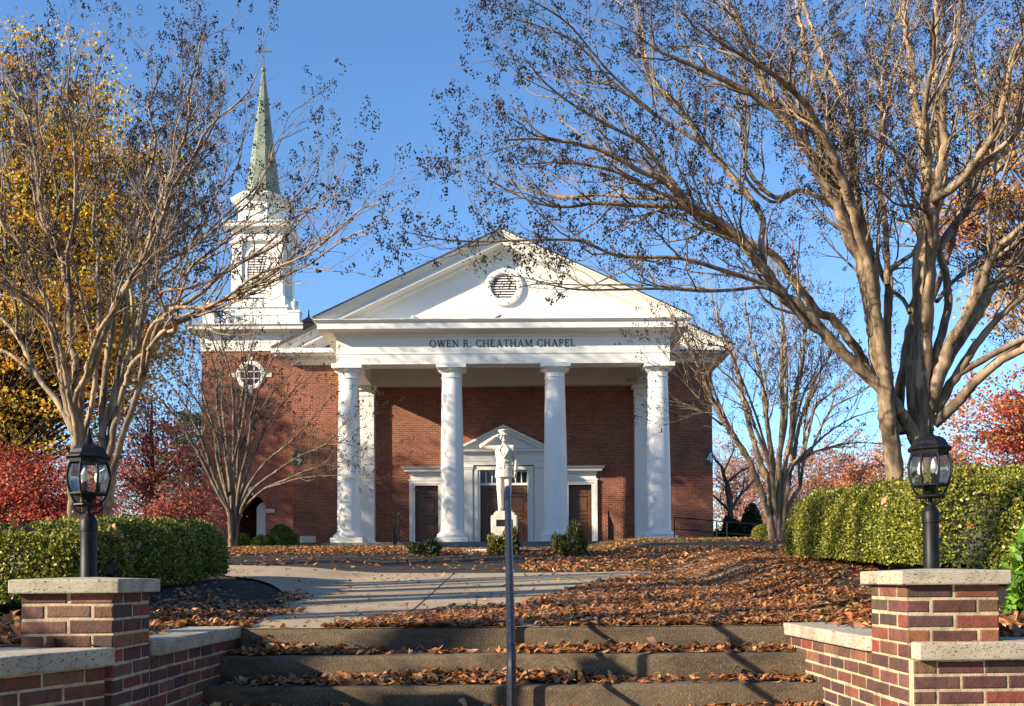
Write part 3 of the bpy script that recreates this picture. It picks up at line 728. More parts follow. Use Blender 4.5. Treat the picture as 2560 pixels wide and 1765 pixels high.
# --- lettering
def arcpts(cx, cy, rx, ry, a0, a1, n=14): return [(cx+rx*math.cos(math.radians(a0+(a1-a0)*i/n)), cy+ry*math.sin(math.radians(a0+(a1-a0)*i/n))) for i in range(n+1)]
def ringp(cx, cy, rx, ry, tx, ty, a0, a1):
    o = arcpts(cx, cy, rx, ry, a0, a1); i = arcpts(cx, cy, rx-tx, ry-ty, a0, a1)
    return [[o[k], o[k+1], i[k+1], i[k]] for k in range(len(o)-1)]
def st(a, b, w): # slanted stroke with horizontal ends
    return [(a[0]-w/2, a[1]), (a[0]+w/2, a[1]), (b[0]+w/2, b[1]), (b[0]-w/2, b[1])]
def bar(x0, x1, y0, y1): return [(x0, y0), (x1, y0), (x1, y1), (x0, y1)]
T, H_ = .19, .10
sf = lambda x, y: bar(x-.17, x+.17, y-.0 if y < .5 else y-.05, y+.05 if y < .5 else y)
GL = {
 'O': (1.0, ringp(.5, .5, .5, .52, .16, .07, 0, 360)),
 'W': (1.30, [st((.12, 1), (.40, 0), T), st((.40, 0), (.66, .98), H_), st((.62, 1), (.92, 0), T), st((.92, 0), (1.18, 1), H_), sf(.12, 1), sf(.64, 1), sf(1.18, 1)]),
 'E': (.72, [bar(.06, .21, 0, 1), bar(0, .66, 0, .09), bar(0, .62, .91, 1), bar(.2, .50, .49, .555), bar(.60, .67, 0, .24), bar(.56, .63, .78, 1), bar(.46, .51, .41, .64)]),
 'N': (.98, [bar(.12, .19, 0, 1), bar(.80, .87, 0, 1), st((.14, 1), (.82, 0), .17), sf(.155, 0), sf(.06, 1), sf(.835, 1)]),
 'R': (.86, [bar(.08, .23, 0, 1), bar(0, .36, .95, 1), bar(0, .32, 0, .05), bar(.2, .42, .93, 1), bar(.2, .42, .46, .53)] + ringp(.40, .73, .29, .27, .14, .07, -90, 90) + [st((.42, .5), (.78, 0), .16), sf(.80, 0)]),
 '.': (.26, [bar(.04, .20, 0, .15)]),
 'C': (.90, ringp(.5, .5, .5, .52, .16, .07, 42, 318) + [bar(.80, .86, .66, .98), bar(.80, .86, .04, .30)]),
 'H': (1.0, [bar(.08, .23, 0, 1), bar(.74, .89, 0, 1), bar(.2, .78, .48, .55), sf(.155, 0), sf(.155, 1), sf(.815, 0), sf(.815, 1)]),
 'A': (.98, [st((.47, 1), (.12, 0), .075), st((.47, 1), (.82, 0), .16), bar(.24, .70, .31, .375), sf(.12, 0), sf(.82, 0)]),
 'T': (.82, [bar(.335, .485, 0, 1), bar(0, .82, .93, 1), bar(0, .06, .75, 1), bar(.76, .82, .75, 1), sf(.41, 0)]),
 'M': (1.18, [bar(.12, .19, 0, 1), bar(.92, 1.07, 0, 1), st((.17, 1), (.56, .05), .15), st((.56, .05), (.96, 1), .075), sf(.155, 0), sf(.995, 0), sf(.10, 1), sf(1.02, 1)]),
 'P': (.76, [bar(.08, .23, 0, 1), bar(0, .36, .95, 1), sf(.155, 0), bar(.2, .42, .93, 1), bar(.2, .42, .44, .51)] + ringp(.40, .72, .31, .28, .14, .07, -90, 90)),
 'L': (.70, [bar(.08, .23, 0, 1), bar(0, .64, 0, .07), bar(.58, .65, 0, .26), sf(.155, 1)]),
}
TXT = 'OWEN R. CHEATHAM CHAPEL'; gap = .17; sp = .52
adv = sum((GL[c_][0]+gap) if c_ != ' ' else sp for c_ in TXT) - gap
pL = at(1074, 867.4, YA); pR = at(1438, 867.4, YA); hgt = .268; kx = (pR.x-pL.x)/adv
let = bpy.data.objects.new('lettering', None); COL.objects.link(let); let.parent = ch; let.matrix_parent_inverse = ch.matrix_basis.inverted(); let.location = (pL.x, YA, pL.z)
bpy.context.view_layer.update()
x = pL.x; zb = (at(1260, 867, YA).z)
for c_ in TXT:
    if c_ == ' ': x += sp*kx; continue
    m = MB(); k = 0
    for p in GL[c_][1]:
        k += 1; m.prism_xz([(x+a*kx, zb+b*hgt) for a, b in p], YA-.028-.0004*(k % 5), YA-.004)
    childof(m.build('letter', M_LETTER, None), let); x += (GL[c_][0]+gap)*kx

# --- doors
def leaf(m, x0, x1, z0, z1, y):
    m.box(x0, x1, y, y+.05, z0, z1)
def door_leaf(parent, x0, x1, hinge):
    z0, z1 = FL, DH; y = YW+.16; h = z1-z0
    m = MB(); rows = [(0, .05), (.095, .365), (.43, .50), (.56, .80), (.865, .93)]
    sx = .14*(x1-x0)
    # rails and stiles around sunk panels
    pans = [(z0+.10, z0+.98), (z0+1.10, z0+1.30), (z0+1.42, z0+2.08), (z0+2.20, z0+2.42)]
    m.box(x0, x0+sx, y, y+.05, z0, z1); m.box(x1-sx, x1, y, y+.05, z0, z1)
    prev = z0
    for a, b in pans: m.box(x0+sx, x1-sx, y+.001, y+.05, prev, a); prev = b
    m.box(x0+sx, x1-sx, y+.001, y+.05, prev, z1); m.box(x0+.01, x1-.01, y+.035, y+.06, z0+.01, z1-.01)
    for a, b in pans: m.box(x0+sx+.035, x1-sx-.035, y+.012, y+.036, a+.035, b-.035)
    d = childof(m.build('door_leaf', M_DOOR, None, bevel=.006), parent)
    bpy.context.view_layer.update()
    return d
for k, (dc, hw) in enumerate(doors):
    main = hw > .6
    r = bpy.data.objects.new('entrance' if main else 'side_door', None); COL.objects.link(r); r.parent = ch; r.matrix_parent_inverse = ch.matrix_basis.inverted(); r.location = (dc, YW, FL)
    bpy.context.view_layer.update()
    if main: door_leaf(r, dc-hw+.005, dc-.004, 0); door_leaf(r, dc+.004, dc+hw-.005, 1)
    else: door_leaf(r, dc-hw+.005, dc+hw-.005, 0)
    m = MB()
    for s in ((-1, 1) if main else (-1,) if k == 2 else (1,)):
        hx = dc + s*(.07 if main else hw-.09); m.tube([(hx, YW+.15, FL+1.0), (hx, YW+.09, FL+1.02), (hx, YW+.09, FL+1.24), (hx, YW+.15, FL+1.26)], .012, 8)
    childof(m.build('handle', M_BRONZE, None, smooth=True), r)
    for s in ((-1, 1) if main else (-1,) if k == 0 else (1,)):
        for hz in (.35, 1.25, 2.2): childof(MB().tube([(dc+s*(hw-.004), YW+.145, FL+hz), (dc+s*(hw-.004), YW+.145, FL+hz+.1)], .018, 6).build('hinge', M_BLACK, None), r)
    m = MB()
    if not main:
        H = zz(1201, YW); HC = zz(1181, YW); 
        for s in (-1, 1): a, b = sorted((dc+s*hw, dc+s*(hw+.215))); m.box(a, b, YW-.07, YW+.15, FL, H-.02); a, b = sorted((dc+s*(hw+.10), dc+s*(hw+.235))); m.box(a, b, YW-.10, YW-.071, FL, H)
        m.box(dc-hw, dc+hw, YW-.07, YW+.15, DH, H-.02); m.box(dc-hw-.233, dc+hw+.233, YW-.104, YW-.07, H-.13, H+.002); 
        m.box(dc-hw-.27, dc+hw+.27, YW-.12, YW-.003, H-.018, H+.04)
        m.box(dc-hw-.19, dc+hw+.19, YW-.08, YW-.003, H+.04, HC-.10)
        m.mould([(dc-hw-.20, YW-.004), (dc-hw-.20, YW-.09), (dc+hw+.20, YW-.09), (dc+hw+.20, YW-.004)], [(0, HC-.10), (.03, HC-.08), (.06, HC+.0), (.22, HC+.02), (.24, HC+.10), (.32, HC+.17), (.34, HC+.21), (0, HC+.23)], closed=False)
    else:
        zt = DH+.62; zt0 = DH+.10; tr = MB()
        tr.box(dc-hw, dc+hw, YW+.10, YW+.16, DH, zt0); tr.box(dc-hw, dc+hw, YW+.10, YW+.16, zt-.06, zt)
        n = 8
        for q in range(n+1): xx = dc-hw+2*hw*q/n; tr.box(xx-.022, xx+.022, YW+.102, YW+.158, zt0, zt-.06)
        childof(tr.build('transom_bars', M_WHITE, None), r)
        g = MB(); g.box(dc-hw, dc+hw, YW+.125, YW+.135, zt0-.02, zt-.02); childof(g.build('transom_glass', M_DARKGLASS, None), r)
        for s in (-1, 1):
            a, b = sorted((dc+s*hw, dc+s*(hw+.10))); m.box(a, b, YW-.10, YW+.15, FL, zt+.001)
            a, b = sorted((dc+s*(hw+.10), dc+s*(hw+.23))); m.box(a, b, YW-.14, YW-.004, FL, zt+.15)
            a, b = sorted((dc+s*(hw+.23), dc+s*(hw+.31))); m.box(a, b, YW-.08, YW-.004, FL, zt+.18)
            p0, p1 = sorted((dc+s*(hw+.31), dc+s*(hw+.70))); m.box(p0, p1, YW-.18, YW-.004, FL, zt+.10)
            m.box(p0-.03, p1+.03, YW-.21, YW-.004, FL, FL+.22); m.box(p0-.02, p1+.02, YW-.20, YW-.004, zt+.03, zt+.07); m.box(p0-.04, p1+.04, YW-.22, YW-.004, zt+.10, zt+.20)
        m.box(dc-hw, dc+hw, YW-.095, YW+.15, zt+.001, zt+.12); m.box(dc-hw-.228, dc+hw+.228, YW-.144, YW-.096, zt+.005, zt+.153)
        w2 = hw+.72; m.box(dc-w2, dc+w2, YW-.20, YW-.004, zt+.20, zt+.36); m.box(dc-w2-.01, dc+w2+.01, YW-.215, YW-.004, zt+.36, zt+.40); m.box(dc-w2, dc+w2, YW-.195, YW-.004, zt+.40, zt+.86)
        zc = zz(1132, YW); 
        m.mould([(dc-w2, YW-.004), (dc-w2, YW-.20), (dc+w2, YW-.20), (dc+w2, YW-.004)], [(0, zc-.12), (.04, zc-.08), (.06, zc), (.18, zc+.01), (.19, zc+.11), (.22, zc+.14), (0, zc+.15)], closed=False)
        za = zz(1066.6, YW); hb = w2+.22; sl = (za-zc-.15)/hb
        def chev(d0, d1, y, tr_):
            h = hb-tr_; zq = zc+.15+tr_*sl
            m.prism_xz([(dc-h, zq-d0+.001), (dc-h, zq-d1), (dc, za-d1), (dc+h, zq-d1), (dc+h, zq-d0+.001), (dc, za-d0)], y, YW-.004)
        chev(-.02, .09, YW-.44, 0); chev(.09, .22, YW-.36, .10); chev(.22, .30, YW-.24, .4)
        m.prism_xz([(dc-hb+.2, zc+.14), (dc+hb-.2, zc+.14), (dc, za-.14)], YW-.19, YW-.005)
    childof(m.build('door_surround', M_WHITE, None, bevel=.006), r)
# cornerstone
a = at(750, 1348, YW); b = at(789.5, 1348, YW)
MB().box(a.x, b.x, YW-.012, YW+.02, at(760, 1356, YW).z, at(760, 1340, YW).z).build('cornerstone', M_LIME, ch, bevel=.004)

# --- tower
YT = 43.0; TX0, TX1 = -14.27, -9.75; TC = (TX0+TX1)/2; TW = TX1-TX0; TH = 11.0; YTB = YT+TW
bpy.context.view_layer.update()
tw = bpy.data.objects.new('tower', None); COL.objects.link(tw); tw.parent = ch; tw.matrix_parent_inverse = ch.matrix_basis.inverted(); tw.location = (TC, YT, 1.3)
bpy.context.view_layer.update()
# front wall with a round window and an arched opening
ac = at(628, 1300, YT).x; ar = .66; asp = at(628, 1237, YT).z - ar
wc = at(627, 938, YT); wr_ = .82
def wall_with_holes():
    m = MB(); y0, y1 = YT, YT+.45
    n = 24
    # column strips: left, middle (with holes), right
    m.box(TX0, ac-ar, y0, y1, .8, TH); m.box(ac+ar, TX1, y0, y1, .8, TH)
    lo = [(ac-ar, asp)] + [(ac+ar*math.cos(math.pi-math.pi*i/n), asp+ar*math.sin(math.pi-math.pi*i/n)) for i in range(1, n)] + [(ac+ar, asp)]
    for i in range(n):
        a, b = lo[i], lo[i+1]; m.prism_xz([(a[0], a[1]), (b[0], b[1]), (b[0], TH), (a[0], TH)], y0, y1)
    return m
m = wall_with_holes()
m.box(TX0, TX0+.45, YT+.45, YTB, .8, TH); m.box(TX1-.45, TX1, YT+.45, YTB, .8, TH); m.box(TX0, TX1, YTB, YTB+.4, .8, TH)
m.box(TX1-.02, W0+.02, YT+.6, YTB, .8, 9.2)
childof(m.build('tower_wall', M_BRICK, None, uv=True), tw)
# arch ring, imposts, keystones
m = MB(); n = 20
for i in range(n):
    a0, a1 = math.pi*i/n, math.pi*(i+1)/n-.02
    P = lambda r, a: (ac+r*math.cos(a), asp+r*math.sin(a))
    m.prism_xz([P(ar+.002, a0), P(ar+.26, a0), P(ar+.26, a1), P(ar+.002, a1)], YT-.02, YT+.3)
childof(m.build('arch_ring', M_BRICK, None, uv=True), tw)
def trim(name, f):
    m = MB(); f(m); childof(m.build(name, M_LIME, None, bevel=.008), tw)
trim('keystone', lambda m: m.prism_xz([(ac-.10, asp+ar-.02), (ac+.10, asp+ar-.02), (ac+.15, asp+ar+.36), (ac-.15, asp+ar+.36)], YT-.05, YT+.2))
trim('keystone', lambda m: m.prism_xz([(wc.x-.08, wc.z+.69), (wc.x+.08, wc.z+.69), (wc.x+.13, wc.z+1.05), (wc.x-.13, wc.z+1.05)], YT-.04, YT+.1))
trim('keystone', lambda m: m.prism_xz([(wc.x-.08, wc.z-.95), (wc.x+.08, wc.z-.95), (wc.x+.08, wc.z-.67), (wc.x-.08, wc.z-.67)], YT-.04, YT+.1))
for s in (-1, 1):
    a, b = sorted((ac+s*ar, ac+s*(ar+.42))); trim('impost_stone', lambda m: m.box(a, b, YT-.04, YT+.2, asp-.17, asp-.0))
    a, b = sorted((wc.x+s*.67, wc.x+s*.98)); trim('keystone', lambda m: m.box(a, b, YT-.04, YT+.1, wc.z-.10, wc.z+.10))
b_ = at(654, 1349, YT); trim('sill_stone', lambda m: m.box(b_.x-.3, b_.x+.3, YT-.05, YT+.1, b_.z-.1, b_.z+.08))
m = MB(); m.box(ac-ar-.6, ac+ar+.6, YT+2.2, YT+2.4, .8, 5); 
childof(m.build('vestibule_wall', M_BRICK, None, uv=True), tw)
m = MB(); dx0 = ac+.06; dr = .36; dcx = dx0+dr; n = 16; ds = at(650, 1256, YT+.7).z-dr
m.prism_xz([(dcx-dr, .9), (dcx+dr, .9)] + [(dcx+dr*math.cos(math.pi*i/n), ds+dr*math.sin(math.pi*i/n)) for i in range(n+1)], YT+.70, YT+.78)
pass
childof(m.build('inner_arch_panel', M_WHITECOL, None), tw)
def ringmesh(cx, cz, prof, n=36):
    m = MB(); vs = []; k_ = len(prof)
    for r, y in prof:
        for k in range(n): a = 2*math.pi*k/n; vs.append((cx+r*math.cos(a), y, cz+r*math.sin(a)))
    m.add(vs, [(i*n+k, ((i+1) % k_)*n+k, ((i+1) % k_)*n+(k+1) % n, i*n+(k+1) % n) for i in range(k_) for k in range(n)]); return m
childof(ringmesh(wc.x, wc.z, [(.46, YT+.02), (.48, YT-.07), (.56, YT-.09), (.66, YT-.06), (.68, YT+.05), (.46, YT+.05)]).build('round_window_frame', M_WHITE, None, smooth=True), tw)
m = MB(); m.add([(wc.x+.48*math.cos(2*math.pi*k/32), YT-.008, wc.z+.48*math.sin(2*math.pi*k/32)) for k in range(32)], [tuple(range(31, -1, -1))]); childof(m.build('round_window_glass', M_DARKGLASS, None), tw)
m = MB()
for s in (-1, 1):
    q = math.sqrt(.47**2-.16**2)
    m.box(wc.x+s*.16-.02, wc.x+s*.16+.02, YT-.045, YT-.01, wc.z-q, wc.z+q); m.box(wc.x-q, wc.x+q, YT-.043, YT-.011, wc.z+s*.16-.02, wc.z+s*.16+.02)
childof(m.build('glazing_bars', M_WHITE, None), tw)
sq = lambda c, yc, h: [(c-h, yc-h), (c+h, yc-h), (c+h, yc+h), (c-h, yc+h)]
TYC = YT + TW/2
m = MB(); m.mould(sq(TC, TYC, TW/2), [(-.3, TH-.1), (.04, TH-.1), (.04, TH+.26), (.06, TH+.28), (.06, TH+.62), (.10, TH+.68), (.16, TH+.76), (.52, TH+.80), (.54, TH+.92), (.62, TH+1.0), (.62, TH+1.04), (-.3, TH+1.06)])
m.box(TX0+.25, TX1-.25, YT+.25, YTB-.25, TH+.9, TH+1.08)
childof(m.build('tower_cornice', M_WHITE, None), tw)

# --- steeple: balustrade, belfry, octagon, spire
bpy.context.view_layer.update()
sp_ = bpy.data.objects.new('steeple', None); COL.objects.link(sp_); sp_.parent = ch; sp_.matrix_parent_inverse = ch.matrix_basis.inverted(); sp_.location = (TC, TYC, TH+1)
bpy.context.view_layer.update()
ZB = TH+1.06; hb = TW/2-.02
m = MB()
for sx in (-1, 1):
    for sy in (-1, 1):
        px_, py_ = TC+sx*(hb-.27), TYC+sy*(hb-.27); m.box(px_-.27, px_+.27, py_-.27, py_+.27, ZB, ZB+.66); m.box(px_-.31, px_+.31, py_-.31, py_+.31, ZB+.66, ZB+.74)
for s in (-1, 1):
    for ax in (0, 1):
        c0 = (TYC if ax == 0 else TC) + s*(hb-.27)
        rails = [(ZB+.03, ZB+.12), (ZB+.58, ZB+.68)]
        for a, b in rails:
            if ax == 0: m.box(TC-hb+.5, TC+hb-.5, c0-.10, c0+.10, a, b)
            else: m.box(c0-.10, c0+.10, TYC-hb+.5, TYC+hb-.5, a, b)
        for q in range(9):
            tq = -hb+.72+(2*hb-1.44)*q/8
            bx, by = (TC+tq, c0) if ax == 0 else (c0, TYC+tq)
            m.lathe([(.05, ZB+.12), (.05, ZB+.17), (.09, ZB+.27), (.045, ZB+.44), (.05, ZB+.54), (.06, ZB+.58)], bx, by, 8)
childof(m.build('balustrade', M_WHITE, None), sp_)
for sx in (-1, 1):
    for sy in (-1, 1):
        m = MB(); q = ZB+.74; m.lathe([(.10, q), (.10, q+.06), (.05, q+.10), (.13, q+.22), (.17, q+.36), (.16, q+.42), (.19, q+.45), (.08, q+.50), (.02, q+.62)], TC+sx*(hb-.27), TYC+sy*(hb-.27), 14); childof(m.build('urn', M_LIME, None, smooth=True), sp_)
BH_ = 1.22; zb0, zb1 = 13.72, 16.58; bx = TC
m = MB(); m.box(bx-1.5, bx+1.5, TYC-1.5, TYC+1.5, ZB-.05, ZB+1.1); m.mould(sq(bx, TYC, 1.5), [(-.2, ZB+1.1), (.07, ZB+1.1), (.07, ZB+1.2), (-.2, ZB+1.26)]); m.box(bx-1.36, bx+1.36, TYC-1.36, TYC+1.36, ZB+1.2, zb0)
m.box(bx-1.04, bx+1.04, TYC-1.04, TYC+1.04, zb0, zb1)
for sx in (-1, 1):
    for sy in (-1, 1):
        a, b = sorted((bx+sx*.72, bx+sx*BH_)); c2, d2 = sorted((TYC+sy*.72, TYC+sy*BH_)); m.box(a, b, c2, d2, zb0, zb1-.28)
        m.box(a-.04, b+.04, c2-.04, d2+.04, zb0, zb0+.18); m.box(a-.05, b+.05, c2-.05, d2+.05, zb1-.28, zb1-.12)
m.mould(sq(bx, TYC, BH_), [(-.25, zb1-.12), (-.02, zb1-.12), (-.02, zb1+.28), (.05, zb1+.30), (.08, zb1+.42), (.30, zb1+.46), (.31, zb1+.58), (.38, zb1+.66), (.38, zb1+.70), (-.25, zb1+.74)])
m.box(bx-1.0, bx+1.0, TYC-1.0, TYC+1.0, zb1+.6, zb1+.78)
childof(m.build('belfry', M_WHITE, None), sp_)
for ax, s in ((0, -1), (0, 1), (1, -1), (1, 1)):
    m = MB(); fm = MB(); hw = .46; z0l, z1l = zb0+.12, zb1-.95
    def B(M, u0, u1, d0, d1, a, b):
        d0, d1 = 1.04+d0, 1.04+d1
        if ax == 0: M.box(bx+u0, bx+u1, *sorted((TYC+s*d0, TYC+s*d1)), a, b)
        else: M.box(*sorted((bx+s*d0, bx+s*d1)), TYC+u0, TYC+u1, a, b)
    for q in (-1, 1): u = sorted((q*hw, q*(hw+.12))); B(fm, u[0], u[1], .001, .10, z0l-.1, z1l)
    B(fm, -hw, hw, .001, .10, z0l-.1, z0l)
    if ax == 0:
        n = 12
        P = lambda r, i: (bx+r*math.cos(math.pi*i/n), z1l+r*math.sin(math.pi*i/n))
        for i in range(n): fm.prism_xz([P(hw, i), P(hw+.12, i), P(hw+.12, i+1), P(hw, i+1)], *sorted((TYC+s*1.041, TYC+s*1.14)))
    else:
        n = 12
        for i in range(n):
            a0, a1 = math.pi*i/n, math.pi*(i+1)/n; xx = sorted((bx+s*1.041, bx+s*1.14)); vs = []
            for X_ in xx: vs += [(X_, TYC+r*math.cos(a), z1l+r*math.sin(a)) for r, a in ((hw, a0), (hw+.12, a0), (hw+.12, a1), (hw, a1))]
            fm.add(vs, [(0, 1, 2, 3), (7, 6, 5, 4), (0, 4, 5, 1), (1, 5, 6, 2), (2, 6, 7, 3), (3, 7, 4, 0)])
    childof(fm.build('louvre_frame', M_WHITE, None), sp_)
    dk = MB(); B(dk, -hw, hw, .002, .006, z0l, z1l+hw*.7); childof(dk.build('louvre_backing', M_DARKGLASS, None), sp_)
    z = z0l+.02
    while z < z1l+hw-.06:
        u = hw if z < z1l else math.sqrt(max(.0, hw*hw-(z-z1l)**2))
        B(m, -u, u, .012, .07, z, z+.07); z += .125
    childof(m.build('louvres', M_WHITE, None), sp_)
A8 = math.pi/8; k8 = 1/math.cos(A8); zo0, zo1 = zb1+.76, 18.38
m = MB(); m.lathe([(1.13*k8, zo0), (1.13*k8, zo0+.12), (1.09*k8, zo0+.14), (1.09*k8, zo1)], bx, TYC, 8, A8)
oc = [(bx+1.09*k8*math.cos(A8+i*math.pi/4), TYC+1.09*k8*math.sin(A8+i*math.pi/4)) for i in range(8)]
m.mould(oc, [(-.2, zo1-.1), (.03, zo1-.1), (.05, zo1+.02), (.12, zo1+.10), (.30, zo1+.20), (.33, zo1+.32), (.33, zo1+.36), (-.2, zo1+.46)])
childof(m.build('octagon_lantern', M_WHITE, None), sp_)
childof(ringmesh(bx, zo0+.72, [(.17, TYC-1.10), (.17, TYC-1.16), (.25, TYC-1.16), (.27, TYC-1.08), (.17, TYC-1.08)], 24).build('oculus', M_WHITE, None), sp_)
lz = MB(); q = zo0+.60
while q < zo0+.86: lz.box(bx-.13, bx+.13, TYC-1.13, TYC-1.091, q, q+.03); q += .06
childof(lz.build('oculus_louvres', M_WHITE, None), sp_)
zs = zo1+.40
m = MB(); m.lathe([(1.15, zs), (1.12, zs+.04), (.92, zs+.24), (.82, zs+.52), (.75, zs+.95), (.49, zs+2.9), (.27, zs+4.75), (.11, zs+6.15), (.06, zs+6.42)], bx, TYC, 8, A8)
childof(m.build('spire', M_COPPER, None), sp_)
m = MB(); ty = TYC; m.lathe([(.06, zs+6.40), (.11, zs+6.47), (.11, zs+6.55), (.05, zs+6.62), (.04, zs+6.7)], bx, ty, 10)
m.box(bx-.032, bx+.032, ty-.032, ty+.032, zs+6.6, 26.62); m.box(bx-.37, bx+.37, ty-.03, ty+.03, 26.20, 26.265)
for q in (-.37, .37): m.box(bx+q-.03, bx+q+.03, ty-.034, ty+.034, 26.18, 26.285)
childof(m.build('cross', mat('weathered_cross_metal', flat((.16, .17, .13), .5, .5)), None), sp_)

# ------------------------------------------------------------------ number signs
def sign(px0, px1, py0, py1, label):
    a = at(px0, py1, YW); b = at(px1, py0, YW); cx = (a.x+b.x)/2; h = b.z-a.z; wd = b.x-a.x
    t = thing('number_sign', label, 'sign', (cx, YW, a.z), 'green number signs on the chapel wall')
    MB().box(a.x, b.x, YW-.035, YW-.002, a.z, b.z).build('panel', M_SIGN, t, bevel=.004)
    m = MB(); S = h*.62; ox, oz = cx-.36*S*.72, a.z+h*.19; k = .72
    P = lambda u, v: (ox+u*S*k, oz+v*S)
    for i, p in enumerate([[(.50, 0), (.70, 0), (.70, 1), (.50, 1)], [(0, .24), (1.0, .24), (1.0, .40), (0, .40)], [(.0, .36), (.20, .36), (.66, 1), (.50, 1)]]):
        m.prism_xz([P(u, v) for u, v in p], YW-.042-.001*i, YW-.033)
    m.build('numeral', M_SIGNTXT, t)
sign(736, 754, 1127, 1164, 'green number 4 sign on the brick wall left of the columns, behind twigs')
sign(1764.6, 1781.5, 1125, 1163, 'green number 4 sign near the right corner of the brick wall')
# ------------------------------------------------------------------ iron rails by the porch
def porch_rail(px, label):
    x = at(px, 1340, 34.0).x
    t = thing('porch_railing', label, 'railing', (x, 33.6, 1.3), 'iron step railings')
    top = Vector((x, 34.6, FL+.98)); bot = Vector((x, 33.05, 1.34+.86))
    MB().tube([top, bot, bot+Vector((0, -.10, -.06)), bot+Vector((0, -.10, -.2))], .024, 8).build('top_rail', M_BLACK, t)
    for p, zz_ in ((top, FL), (bot, 1.26)):
        m = MB(); m.tube([(x, p.y, zz_-.03), (x, p.y, p.z)], .026, 8); m.lathe([(.03, p.z), (.045, p.z+.04), (.03, p.z+.09), (.006, p.z+.16)], x, p.y, 8) if zz_ == FL else None
        m.build('post', M_BLACK, t)
    lo = Vector((0, 0, -.78)); m = MB(); m.tube([top+lo, bot+lo], .016, 6)
    for i in range(1, 9): p = top.lerp(bot, i/9); m.tube([p, p+lo], .010, 6)
    m.build('balusters', M_BLACK, t)
porch_rail(993, 'black iron railing on the porch steps left of the doors')
porch_rail(1526, 'black iron railing on the porch steps right of the doors')
t = thing('ramp_railing', 'long black pipe railing sloping down beside the right corner of the chapel', 'railing', (7, 34.5, 1.3))
y = 33.9; A = at(1685, 1293, y); Bp = at(1905, 1312, y)
m = MB()
for d in (0, .42): m.tube([A-Vector((0, 0, d)), Bp-Vector((0, 0, d))], .022, 8)
A2 = at(1640, 1289, 36.5); B2 = at(1905, 1312, 36.5)
m.build('rails', M_BLACK, t)
for px in (1686, 1791, 1817, 1900):
    f = (at(px, 1300, y).x-A.x)/(Bp.x-A.x); p = A.lerp(Bp, f); MB().tube([(p.x, y, g1(p.x, y)-.1), (p.x, y, p.z)], .025, 8).build('post', M_BLACK, t)
m = MB(); a_ = at(1790, 1345, 34.6); b_ = at(1930, 1345, 34.6)
m.add([(a_.x, 34.5, .9), (b_.x+1, 34.5, .9), (b_.x+1, 34.5, g1(b_.x, 34.5)+.42), (a_.x, 34.5, 1.68), (a_.x, 34.75, .9), (b_.x+1, 34.75, .9), (b_.x+1, 34.75, g1(b_.x, 34.5)+.42), (a_.x, 34.75, 1.68)],
      [(0, 1, 2, 3), (7, 6, 5, 4), (3, 2, 6, 7), (0, 4, 5, 1), (1, 5, 6, 2), (0, 3, 7, 4)])
tag(m.build('ramp_wall', M_BRICK, None, uv=True), 'low dark brick ramp wall under the pipe railing by the right corner', 'low wall')
# ------------------------------------------------------------------ birds on the cornice
def bird(px, py, m_, label, flip=1):
    p = at(px, py, YA-.55); z = 9.895
    b = MB(); X = p.x; s = flip
    pts = [(-.16, .02), (-.10, .05), (-.03, .075), (.04, .09), (.08, .115), (.11, .135), (.135, .128), (.155, .12)]; r = [.008, .02, .045, .05, .038, .03, .018, .003]
    b.tube([(X+s*a, p.y, z+c_) for a, c_ in pts], r, 10)
    b.tube([(X+s*.01, p.y-.012, z+.05), (X+s*.015, p.y-.012, z)], .004, 5); b.tube([(X+s*.01, p.y+.012, z+.05), (X+s*.015, p.y+.012, z)], .004, 5)
    o = b.build('bird', m_, None, smooth=True); tag(o, label, 'bird', 'birds resting on the cornice')
bird(1245, 790, M_BIRD, 'dark bird perched on the cornice under the round vent')
bird(1038, 791, M_BIRDW, 'pale bird perched on the cornice left of the round vent', -1)

# ------------------------------------------------------------------ statue
def surface_nets(Fv, o, h):
    s = Fv < 0; nx, ny, nz = Fv.shape; cs = (nx-1, ny-1, nz-1)
    acc = np.zeros(cs+(3,)); cnt = np.zeros(cs)
    sl = lambda A, c: A[c[0]:c[0]+nx-1, c[1]:c[1]+ny-1, c[2]:c[2]+nz-1]
    for ax in range(3):
        oth = [a for a in range(3) if a != ax]
        for u in (0, 1):
            for v_ in (0, 1):
                c = [0, 0, 0]; c[oth[0]] = u; c[oth[1]] = v_; d = list(c); d[ax] = 1
                A, B = sl(Fv, c), sl(Fv, d); m = (A < 0) != (B < 0)
                t = np.where(m, A/(A-B+1e-12), 0)
                for k in range(3): acc[..., k] += np.where(m, c[k] + (t if k == ax else 0), 0)
                cnt += m
    act = cnt > 0; idx = -np.ones(cs, int); idx[act] = np.arange(act.sum())
    I = np.argwhere(act); V = (I + acc[act]/cnt[act][:, None])*h + np.array(o)
    Q = []
    for ax in range(3):
        o1, o2 = [(1, 2), (2, 0), (0, 1)][ax]
        A = np.take(s, range(0, s.shape[ax]-1), ax); B = np.take(s, range(1, s.shape[ax]), ax)
        for pos in np.argwhere(A != B):
            if pos[o1] < 1 or pos[o2] < 1 or pos[o1] >= cs[o1] or pos[o2] >= cs[o2]: continue
            c = []
            for d1, d2 in ((-1, -1), (0, -1), (0, 0), (-1, 0)):
                q_ = pos.copy(); q_[o1] += d1; q_[o2] += d2; c.append(idx[tuple(q_)])
            if min(c) < 0: continue
            Q.append(c if A[tuple(pos)] else c[::-1])
    return V, np.array(Q)
